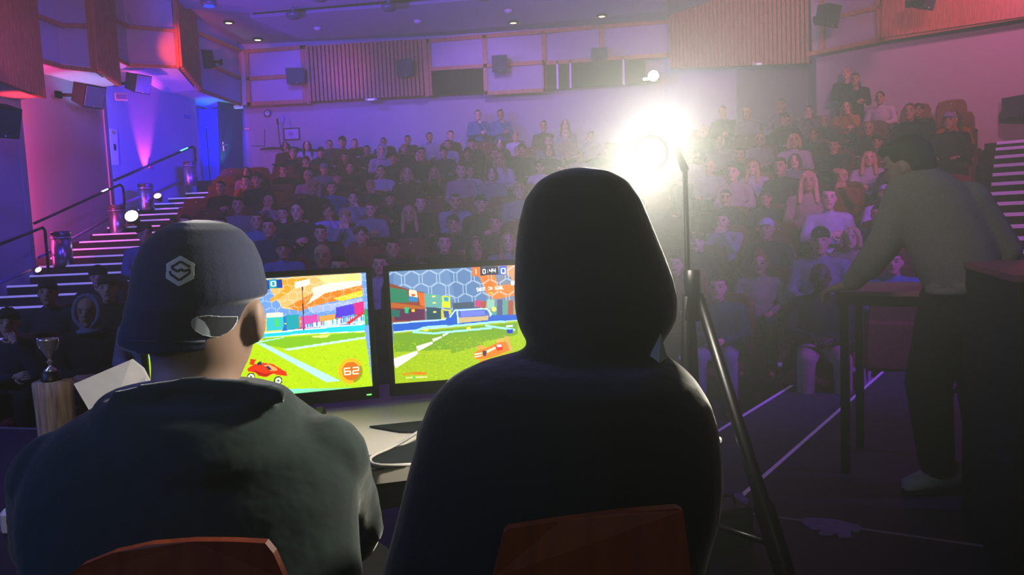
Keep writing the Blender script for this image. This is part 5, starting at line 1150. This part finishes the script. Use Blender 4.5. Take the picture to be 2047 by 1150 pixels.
MB().lathe([(0, 18*s_), (13*s_, 18*s_), (11*s_, 22*s_), (4*s_, 28*s_), (3*s_, 34*s_), (7*s_, 38*s_), (3*s_, 42*s_), (4*s_, 46*s_), (9*s_, 54*s_), (14*s_, 66*s_), (17*s_, 80*s_), (19*s_, 85*s_), (18*s_, 85*s_), (15.5*s_, 80*s_), (12*s_, 66*s_), (0, 50*s_)], n=36).obj('cup', m_silver, e)
for sx in (-1, 1):
    MB().tube([(sx*16*s_, 0, 82*s_), (sx*21*s_, 0, 86*s_), (sx*22*s_, 0, 78*s_), (sx*18*s_, 0, 66*s_), (sx*12*s_, 0, 60*s_)], 1.6*s_, 8).obj('handle', m_silver, e)
# ---------------- adapter on the floor
q = Pz(52, 1066, 0); e = empty('power_adapter', (q.x, q.y, 0)); tag(e, 'white power adapter block on the stage floor beside the green hoodie', 'adapter')
MB().box((0, 0, .06), (.17, .10, .118), bev=.022).obj('block', m_white, e); MB().tube([(-.06, 0, .118), (-.065, .02, .16), (-.05, .06, .20), (-.02, .1, .235)], .006, 8).obj('cable', mat('cable_white', ''), e)
MB().box((-.03, .03, .145), (.07, .03, .02), bev=.005).obj('plug', m_black, e)
# ---------------- tripod stand with lamp
TD = 1.45; px_ = P(1374, 520, TD); e = empty('tripod_stand', (px_.x, TD, 0)); tag(e, 'black tripod stand rising past the hooded player and carrying the lamp', 'tripod stand')
mb = MB(); mb.tube([(px_.x, TD, .35), (px_.x, TD, P(1368, 340, TD).z)], .005, 10); wobj(mb, 'pole', m_blackmetal, e)
mb = MB(); zc_ = P(1392, 590, TD).z; mb.tube([(px_.x+.008, TD, zc_-.05), (px_.x+.008, TD, zc_+.05)], .016, 14); wobj(mb, 'collar', m_blackmetal, e)
A_ = V((px_.x+.02, TD, zc_)); Bp = P(1560, 1120, 1.28); dv = Bp-A_; Bf = A_+dv*((A_.z)/(A_.z-Bp.z))
mb = MB(); mb.tube([A_, A_+(Bf-A_)*.35, A_+(Bf-A_)*.36, Bf], [.010, .014, .019, .019], 12); wobj(mb, 'leg', m_blackmetal, e)
for f_ in (V((.33, 1.62, .015)), V((.50, 1.95, .015))): mb = MB(); mb.tube([V((px_.x, TD, zc_)), f_], [.012, .012], 10); wobj(mb, 'leg', m_blackmetal, e)
for fr in (.42,):
    p = A_+(Bf-A_)*fr; mb = MB(); mb.tube([p, V((px_.x, TD, .60))], .006, 8); wobj(mb, 'brace', m_blackmetal, e)
mb = MB(); mb.ell(P(1436, 880, 1.4), .007, 12, 8); mb.tube([P(1436, 880, 1.4), V((px_.x, TD, P(1436, 880, 1.4).z))], .006); wobj(mb, 'bright_spot', mat('bright_spot_glow', 'f0e8e0', .4, emit=.5), e)  # invented glowing ball standing in for an unexplained bright spot
LP = P(1300, 306, TD); e = empty('video_lamp', LP); tag(e, 'dazzling white video lamp with glow put into the air above the hood', 'lamp')
ld = V((-.38, -.9, -.22)).normalized()
MB().lathe([(0, -.07), (.022, -.07), (.03, -.05), (.03, -.01), (.035, 0), (.031, .003), (.028, -.006)], n=28, axis=ld).obj('housing', m_black, e)
MB().lathe([(0, .0), (.028, 0), (.028, .004), (0, .007)], n=28, axis=ld).obj('lens', mat('lamp_core', 'ffffff', .3, emit=60, ecol=(1, 1, .92)), e)
mb = MB(); mb.tube([V((px_.x, TD, P(1368, 340, TD).z)), V((px_.x-.01, TD+.03, LP.z+.01)), LP+V((.02, .05, 0))], .008); wobj(mb, 'yoke', m_blackmetal, e)
# ---------------- floor bits
def fl(px, py, z=0): return Pz(px, py, z)
c = fl(1446, 1094); e = empty('equipment_case', (c.x, c.y, 0), .3); tag(e, 'small black equipment case on the stage floor by the tripod', 'case')
MB().box((0, 0, .085), (.16, .16, .165), bev=.01).obj('case_body', m_black, e); MB().tube([(-.04, -.02, .17), (-.03, -.02, .20), (.03, -.02, .20), (.04, -.02, .17)], .006).obj('handle', m_blackmetal, e); MB().box((.0, -.083, .13), (.12, .008, .012)).obj('latch', m_steel, e)
mb = MB(); mb.tube([fl(1468, 1062)+V((0, 0, .008)), fl(1500, 1066)+V((0, 0, .008)), fl(1530, 1080)+V((0, 0, .008)), fl(1552, 1108)+V((0, 0, .008))], .007, 8); tag(mb.obj('cable', m_black), 'black cable on the floor from the equipment case to the tripod', 'cable')
m_paper = mat('tape_paper', 'b08ad0', .8, noise=.25, scale=30)
def patch(pts, label):
    q = [fl(*p) for p in pts]; c = sum(q, V())/len(q); mb = MB(); mb.prism([p-V((c.x, c.y, 0)) for p in q], (0, 0, .004)); o = mb.obj('tape_patch', m_paper, None, (c.x, c.y, .001)); tag(o, label, 'tape')
patch([(1599, 1041), (1612, 1037), (1655, 1039), (1680, 1043), (1716, 1052), (1722, 1056), (1718, 1066), (1700, 1063), (1702, 1076), (1678, 1077), (1672, 1068), (1664, 1073), (1636, 1071), (1640, 1061), (1625, 1061), (1610, 1052)], 'wide ragged paper tape patch stuck across the floor seam')
patch([(1430, 992), (1460, 995), (1468, 988), (1485, 988), (1488, 996), (1496, 1000), (1494, 1010), (1472, 1012), (1466, 1002), (1432, 998)], 'small ragged paper tape patch at the stage corner by the case')
# ---------------- high table
tc_ = Pz(1668, 583, .85); tn, tu = S_N*.52, S_U*.40; e = empty('high_table', (tc_.x+tn.x/2+tu.x/2, tc_.y+tn.y/2+tu.y/2, 0)); tag(e, 'tall black legged table the leaning person rests a hand on', 'table')
mb = MB(); z_ = V((0, 0, .832)); b = V((tc_.x, tc_.y, 0)); mb.prism([b+z_, b+z_+tu, b+z_+tu+tn, b+z_+tn], (0, 0, .018)); wobj(mb, 'top', mat('table_top', '8a5868', .35), e)  # reddish light put into the base colour of the table top
mb = MB()
def bar2(p, q): d = (q-p).normalized(); s = V((d.y, -d.x, 0))*.015; mb.prism([p-s, q-s, q+s, p+s], (0, 0, .045))
k4 = [b+tu*.05+tn*.04, b+tu*.93+tn*.04, b+tu*.93+tn*.95, b+tu*.05+tn*.95]; kz = V((0, 0, .787))
for i in range(4): bar2(k4[i]+kz, k4[(i+1) % 4]+kz)
wobj(mb, 'apron', m_blackmetal, e)
for i, p in enumerate(k4):
    q = p if i else V((P(1690, 800, 3.36).x, 3.36, 0)); mb = MB(); mb.box(q+V((0, 0, .394)), (.036, .036, .787), math.atan2(S_U.y, S_U.x), bev=.003); wobj(mb, 'leg', m_blackmetal, e)
# ---------------- podium
q0 = V((1.50, 2.19, 0)); q1 = V((1.755, 2.87, 0)); pn = (q1-q0).normalized(); pu = V((pn.y, -pn.x, 0)); e = empty('lectern_box', q0+pn*.36+pu*.3); tag(e, 'black boxy podium with reddish lit flat top beside the leaning person', 'podium')
mb = MB(); mb.prism([q0, q0+pu*.62, q1+pu*.62, q1][::1], (0, 0, .975)); wobj(mb, 'cabinet', mat('podium_black', '0b0b0e', .7), e)
mb = MB(); mb.prism([q0-pn*.01-pu*.01+V((0, 0, .975)), q0+pu*.63-pn*.01+V((0, 0, .975)), q1+pu*.63+pn*.01+V((0, 0, .975)), q1-pu*.01+pn*.01+V((0, 0, .975))], (0, 0, .02)); wobj(mb, 'top', mat('podium_top', '8a4a54', .4), e)  # reddish sheen put into the base colour, no red lamp
mb = MB(); cc = q0+pn*.07+pu*.08+V((0, 0, .996)); mb.box(cc, (.07, .025, .004)); wobj(mb, 'cable_slot', m_dark, e)
# ---------------- leaning person
B, T, L, X = MB(), MB(), MB(), MB(); MD = 2.96
sil(T, [(336, 1815, 1868, .05, MD), (348, 1800, 1890, .085, MD), (370, 1790, 1922, .115, MD), (405, 1792, 1948, .135, MD), (450, 1806, 1968, .145, MD), (490, 1818, 1983, .15, MD), (530, 1832, 1990, .15, MD), (560, 1846, 1992, .145, MD), (578, 1855, 1988, .14, MD), (592, 1858, 1982, .138, MD)], 30)
T.tube([P(1857+(1985-1857)*(.5-.5*math.cos(a)), 583, MD-.14*math.sin(a)) for a in np.linspace(0, 2*math.pi, 24)[:-1]], .018, 8, False, True)
sil(B, [(345, 1820, 1880, .06, MD), (400, 1812, 1930, .1, MD), (500, 1835, 1965, .11, MD), (600, 1870, 1965, .11, MD)], 24)
a1 = [P(1812, 388, 2.98), P(1770, 482, 3.04), P(1706, 562, 3.2)]; B.limb(a1, [.055, .045, .03]); T.limb([a1[0], a1[1], a1[2].lerp(a1[1], .02)], [.085, .068, .046])
T.limb([P(1765, 492, 3.05), P(1735, 535, 3.12)], [.066, .056])
hw = P(1694, 570, 3.24); B.limb([a1[2], hw], [.03, .028]); hand(B, X, hw, P(1660, 578, 3.3)-hw, (0, -.2, 1), 1, 1.05, 1.1)
a2 = [P(1935, 405, 2.93), P(2010, 500, 2.90), P(1990, 560, 2.95)]; B.limb(a2, [.055, .045, .03]); T.limb(a2, [.085, .06, .05]); hand(B, X, a2[2], (-.3, .3, -1), (1, 0, 0), 1, 1, .5)
fd = V((-.62, .78, -.34)).normalized(); yv = -fd; xv = yv.cross(V((0, 0, 1))).normalized(); zv = xv.cross(yv).normalized(); RH = Matrix((xv, yv, zv)).transposed(); hcn = P(1816, 332, 2.99)
head_shapes(B, hcn, RH, .94); B.limb([P(1848, 352, MD), hcn+RH @ V((0, .02, -.07))], [.06, .056])
for c_ in ([P(1890, 600, 2.97), P(1856, 765, 3.02), P(1872, 925, 3.06)], [P(1958, 600, 2.97), P(1962, 780, 3.0), P(1975, 935, 3.06)]): B.limb(c_, [.08, .06, .042]); L.limb(c_, [.10, .092, .072])
sil(L, [(585, 1860, 1982, .13, MD), (620, 1856, 1984, .125, MD), (660, 1850, 1984, .12, MD+.01)], 24)
bm = remesh(B, .011, 3, X, 'leaning_body'); face_paint(bm, hcn, RH); o = mkobj('person', bm, m_skin); tag(o, 'person in grey knit sweater bending over the high table, back turned', 'person')
mkobj('sweater', remesh(T, .010, 3, None, 'sweater'), mat('knit_grey', '6e6a66', .95, noise=.2, scale=160, bump=.6), o); mkobj('trousers', remesh(L, .014, 3, None, 'trousers'), m_trou, o)
h = mkobj('hair', HAIR['short'], basem, o); ov(h, hm('black')); Mh = RH.to_4x4(); Mh = Mh @ Matrix.Scale(.95, 4); Mh.translation = hcn; h.matrix_local = Mh
for k, (tx, ty, hx2, hy2, D_) in enumerate(((1806, 980, 1880, 966, 3.06), (1885, 962, 1950, 950, 3.12))):
    a_, b_ = P(tx, ty, D_), P(hx2, hy2, D_+.02); a_.z = b_.z = .012; dx = (b_-a_).normalized(); L_ = .29; b_ = a_+dx*L_; sd = V((-dx.y, dx.x, 0))
    mb = MB(); mb.loft([(a_+dx*L_*t+V((0, 0, h_)), sd*w_, V((0, 0, h_)) if True else 0) for t, w_, h_ in ((0, .012, .012), (.06, .038, .028), (.25, .048, .038), (.45, .045, .05), (.6, .042, .058), (.85, .04, .058), (.97, .034, .05), (1, .015, .03))], 18)
    sh = mb.obj('sneaker', mat('sneaker_white', 'b0acb4', .6, noise=.2, scale=40), o)
    mb = MB(); mb.loft([(a_+dx*L_*t+V((0, 0, 0)), sd*w_, V((0, 0, .013))) for t, w_ in ((-.02, .01), (.06, .042), (.3, .052), (.6, .047), (.95, .043), (1.03, .02))], 16); mb.obj('sole', mat('sole_black', '202024', .6), sh)
    mb = MB(); [mb.tube([a_+dx*L_*t+sd*.02+V((0, 0, z2)), a_+dx*L_*(t+.01)-sd*.02+V((0, 0, z2))], .004, 6) for t, z2 in ((.35, .092), (.42, .1), (.49, .11))]; mb.obj('laces', m_black, sh)
# ---------------- bag by the front row
q = P(1716, 790, 5.9); e = empty('tote_bag', (q.x, 5.9, ROWR[0][1]+.0)); tag(e, 'pale tote bag with dark straps standing by the front row', 'bag')
mb = MB(); z0_ = 0; mb.loft([((0, 0, .01), (.04, 0, 0), (0, .05, 0)), ((0, 0, .2), (.085, 0, 0), (0, .055, 0)), ((0, 0, .42), (.11, 0, 0), (0, .05, 0))], 16); mb.obj('bag_body', mat('tote_cloth', 'a890c8', .8), e)
for sx in (-1, 1): MB().tube([(sx*.05, -.04, .30), (sx*.045, -.05, .45), (sx*.02-.03, -.04, .62), (-.06, 0, .68)], .008).obj('strap', m_black, e)
# ================================================================= LIGHT
def spot(px, target, energy, col, ang=60, r=.1, blend=.6):
    l = bpy.data.lights.new('spot_light', 'SPOT'); l.energy = energy; l.color = lin(tuple(int(col[i:i+2], 16)/255 for i in (0, 2, 4))); l.spot_size = math.radians(ang); l.spot_blend = blend; l.shadow_soft_size = r
    o = bpy.data.objects.new('spot_light', l); COL.objects.link(o); o.location = px; o.rotation_euler = (V(target)-V(px)).to_track_quat('-Z', 'Y').to_euler(); return o
# unseen washes towards the hall, then added fills for players and walls
def strip(p, to, sx_, sz_, energy, col):
    l = bpy.data.lights.new('led_strip', 'AREA'); l.shape = 'RECTANGLE'; l.size = sx_; l.size_y = sz_; l.energy = energy; l.color = hx(col)
    o = bpy.data.objects.new('led_strip', l); COL.objects.link(o); o.location = p; d = (V(to)-V(p)); d.z = 0; o.rotation_euler = d.to_track_quat('-Z', 'Y').to_euler(); return o
spot((-5.5, .5, 5.6), (-5, 18, 4.0), 1900, '4a38ff', 70, .4)
spot((-2.5, -.5, 5.8), (0, 18.5, 4.8), 1000, '8a68e0', 62, .4)
spot((3.5, .0, 5.8), (7, 15, 4.6), 1800, 'ff70b0', 62, .4)
spot((7.5, 3.0, 4.2), (2.2, 9, 0.6), 850, '9838ff', 60, .15)
spot((4.6, 2.6, 3.4), (2.6, 7.2, 0.3), 560, '8a30ff', 62, .1)
spot((5.2, 2.0, 4.2), (2.1, 4.4, 0), 330, '6a20c0', 60, .2)
spot((-6.5, 1.5, 4.5), (-3.0, 5.8, 0.5), 850, '6078e0', 70, .3)
spot((0, 1.5, 5.8), (0.5, 12, 1.0), 80, 'c8a8d8', 80, .5)  # unseen fill added over the crowd
spot((-2.6, -1.2, 3.2), (-.6, 1.1, .9), 48, '90b8d0', 60, .4)  # unseen fill added for the capped player's back
spot((.2, -1.6, 2.2), (-.1, .8, .8), 14, 'f0f0d0', 60, .4)  # unseen fill added for the hooded player's back
spot((-1.2, .2, 3.0), (-2.0, 3.0, .5), 110, 'ffe8e0', 22, .1)  # unseen lamp added to brighten the log and laptop
spot((-2.5, -.5, 4.0), (1.9, 3.0, 1.22), 300, 'fff0f0', 14, .3)  # unseen lamp added to brighten the grey sweater
spot((-4.6, 15.6, 5.4), (-4.6, 18.5, 3.6), 240, '5440ff', 100, .2)  # unseen washers added under the ceiling to brighten the back walls
spot((-.5, 15.6, 5.4), (-.3, 18.5, 3.6), 240, '9a70e0', 100, .2)
spot((8.0, 11.2, 5.6), (9.2, 13.5, 3.9), 260, 'ff78b4', 105, .2)
spot((4.2, 13.6, 5.6), (5.2, 17.2, 4.6), 130, 'd8a8a8', 90, .2)
spot((-5.0, 6.0, 4.6), (-8.6, 9.6, 2.6), 520, '4a50ff', 70, .2)  # unseen fills added to light the left wall runs
spot((-4.0, 8.0, 4.0), (-8.0, 13.6, 2.6), 380, '6a40e8', 50, .2)
# strips and uplights along the wall, then unseen fills
strip((E1.x-.60, E1.y+.16, 2.6), (E1.x-.55, E1.y+1.5, 2.6), .06, 4.2, 150, 'ff4aa0')
strip((E2.x-.33, E2.y+.10, 3.6), (E2.x-.45, E2.y+1.5, 3.6), .08, 4.5, 22, '8a78ff')
b3 = B3.location; spot(fL3.pt(302, 372, .16), fL3.pt(276, 180, -.10), 340, 'ff50d0', 30, .02, .8)
spot((E3.x-.2, 17.95, 2.9), (E3.x+.1, 18.7, 5), 170, '0818ff', 120, .1)
spot((P(452, 360, 17.8).x, 17.75, 2.7), (P(445, 300, 17.95).x, 18.0, 4.2), 70, '10e0ff', 46, .03, .8)
spot((-5.6, 14.5, 3.2), (-8.0, 16.8, 3.2), 620, '2a08ff', 85, .2)
spot((-6.6, 14.3, 4.6), (P(375, 80, 16.2).x, 16.2, 5.4), 280, 'ff4a08', 36, .05, .8)
spot((P(65, 190, 11.6).x-.15, 11.5, 3.2), (P(60, 190, 11.6).x, 11.45, 4.5), 22, 'ff3040', 100, .03)
spot((P(215, 170, 14).x-.3, 13.9, 3.4), (P(210, 150, 14).x-.2, 13.9, 5), 40, '60b0ff', 90, .03)
spot((P(290, 160, 15.4).x-.35, 15.3, 3.8), (P(290, 130, 15.4).x, 15.4, 5.2), 50, 'ff70e0', 100, .03)
spot((-3.2, .2, 1.9), (-.62, 1.1, 1.12), 130, '5068f0', 26, .3)  # unseen blue fill added for the dark side of the cap
spot((-4.0, 8.5, 3.2), (-8.0, 13, 5.9), 480, 'b070e0', 60, .2)  # unseen fill added on the upper left panels
spot((-4.5, 12.5, 4.4), (-3.0, 15, 7), 900, '6438ff', 140, .3)  # unseen upward fills added to brighten the ceiling
spot((1.2, 13.0, 4.6), (1.5, 14.5, 7), 330, '8860d8', 140, .3)
spot((-3.6, 16.2, 4.2), (-3.7, 18.3, 5.2), 60, 'ff7040', 40, .05, .9)  # unseen warm fill added on the back wall slats
spot((2.0, -.5, 5.2), (6.0, 15.5, 6.0), 500, 'ff9080', 24, .2, .8)
# video lamp
spot(LP+ld*.03, LP+ld*3+V((-.4, 0, -.8)), 48, 'fff6e0', 168, .045, .3)
# low violet glow so shadows stay open
w = bpy.data.worlds.new('glowing_air'); SC.world = w; w.use_nodes = True; nt = w.node_tree; bg = nt.nodes['Background']; bg.inputs['Color'].default_value = (.2, .16, .45, 1); bg.inputs['Strength'].default_value = .02
# lamp glare and hall veil put into self-glowing air, nothing scatters
def N(t, **k):
    n = nt.nodes.new(t)
    for a_, b_ in k.items(): setattr(n, a_, b_)
    return n
def mth(op, a_, b_=None, c_=None):
    n = N('ShaderNodeMath', operation=op)
    for i, v in enumerate((a_, b_, c_)):
        if v is None: continue
        if isinstance(v, (int, float)): n.inputs[i].default_value = v
        else: nt.links.new(v, n.inputs[i])
    return n.outputs[0]
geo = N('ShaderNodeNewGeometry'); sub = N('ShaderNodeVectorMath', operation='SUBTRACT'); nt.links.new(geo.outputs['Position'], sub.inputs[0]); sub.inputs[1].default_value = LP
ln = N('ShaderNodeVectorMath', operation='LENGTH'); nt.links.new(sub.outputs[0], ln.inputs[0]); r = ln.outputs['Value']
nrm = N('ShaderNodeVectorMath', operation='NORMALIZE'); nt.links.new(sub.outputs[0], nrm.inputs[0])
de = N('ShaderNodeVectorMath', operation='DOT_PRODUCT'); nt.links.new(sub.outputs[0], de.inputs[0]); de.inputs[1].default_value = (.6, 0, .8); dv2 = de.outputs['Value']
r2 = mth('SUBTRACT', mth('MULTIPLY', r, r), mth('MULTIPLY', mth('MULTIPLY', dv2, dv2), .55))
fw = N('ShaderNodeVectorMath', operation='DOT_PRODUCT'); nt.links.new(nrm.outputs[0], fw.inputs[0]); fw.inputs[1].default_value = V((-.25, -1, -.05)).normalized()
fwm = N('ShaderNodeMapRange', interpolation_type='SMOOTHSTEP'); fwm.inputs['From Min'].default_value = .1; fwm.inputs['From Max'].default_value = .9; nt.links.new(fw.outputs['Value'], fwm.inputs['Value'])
core = mth('DIVIDE', GLOW['core'], mth('ADD', r2, .0012)); core = mth('MULTIPLY', core, mth('EXPONENT', mth('MULTIPLY', r, -GLOW['fall'])))
wide = mth('MULTIPLY', mth('EXPONENT', mth('MULTIPLY', r, -2.4)), mth('MULTIPLY', fwm.outputs['Result'], GLOW['wide']))
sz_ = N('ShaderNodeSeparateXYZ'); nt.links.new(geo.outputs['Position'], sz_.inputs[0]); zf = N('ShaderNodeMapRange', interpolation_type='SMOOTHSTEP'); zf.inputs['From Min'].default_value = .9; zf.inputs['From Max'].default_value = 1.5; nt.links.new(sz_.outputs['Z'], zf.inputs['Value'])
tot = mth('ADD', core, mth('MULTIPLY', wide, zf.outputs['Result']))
for (dx, dz, dy, pw, st_) in GLOW['beams']:
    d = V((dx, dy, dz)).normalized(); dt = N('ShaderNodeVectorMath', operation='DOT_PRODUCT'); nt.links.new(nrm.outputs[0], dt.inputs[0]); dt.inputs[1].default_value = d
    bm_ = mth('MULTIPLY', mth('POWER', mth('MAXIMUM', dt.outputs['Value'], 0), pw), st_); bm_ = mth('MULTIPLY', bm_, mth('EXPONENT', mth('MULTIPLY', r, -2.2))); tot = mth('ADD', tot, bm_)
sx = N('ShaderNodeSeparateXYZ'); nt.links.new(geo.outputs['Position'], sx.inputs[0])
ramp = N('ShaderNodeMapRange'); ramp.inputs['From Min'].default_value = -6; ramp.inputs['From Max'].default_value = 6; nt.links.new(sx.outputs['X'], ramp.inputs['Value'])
mixc = N('ShaderNodeMix', data_type='RGBA'); mixc.inputs['A'].default_value = (*GLOW['cl'], 1); mixc.inputs['B'].default_value = (*GLOW['cr'], 1); nt.links.new(ramp.outputs['Result'], mixc.inputs['Factor'])
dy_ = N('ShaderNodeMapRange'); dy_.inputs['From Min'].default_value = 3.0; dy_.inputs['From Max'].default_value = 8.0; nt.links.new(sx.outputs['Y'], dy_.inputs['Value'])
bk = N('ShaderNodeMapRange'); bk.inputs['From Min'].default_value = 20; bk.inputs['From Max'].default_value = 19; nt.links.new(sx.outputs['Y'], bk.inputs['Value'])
e1 = N('ShaderNodeEmission'); nt.links.new(mixc.outputs['Result'], e1.inputs['Color']); nt.links.new(mth('MULTIPLY', mth('MULTIPLY', dy_.outputs['Result'], bk.outputs['Result']), GLOW['base']), e1.inputs['Strength'])
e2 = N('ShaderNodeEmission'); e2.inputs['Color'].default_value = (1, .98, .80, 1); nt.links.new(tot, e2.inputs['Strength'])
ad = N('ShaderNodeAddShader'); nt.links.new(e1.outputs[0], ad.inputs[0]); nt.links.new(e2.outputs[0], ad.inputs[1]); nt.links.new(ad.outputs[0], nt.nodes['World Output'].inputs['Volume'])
w.cycles.volume_step_size = GLOW['step']; w.cycles.volume_sampling = 'DISTANCE'
SC.cycles.volume_step_rate = 5.0; SC.cycles.volume_max_steps = 128
SC.cycles.max_bounces = 3; SC.cycles.diffuse_bounces = 2; SC.cycles.glossy_bounces = 2; SC.cycles.transmission_bounces = 1; SC.cycles.volume_bounces = 0; SC.cycles.transparent_max_bounces = 4
SC.cycles.use_denoising = True; SC.cycles.use_adaptive_sampling = True; SC.cycles.adaptive_threshold = .03; SC.cycles.adaptive_min_samples = 16; SC.cycles.sample_clamp_indirect = 4; SC.cycles.caustics_reflective = False; SC.cycles.caustics_refractive = False
SC.view_settings.view_transform = 'Standard'; SC.view_settings.look = 'None'; SC.view_settings.exposure = 0; SC.view_settings.gamma = 1
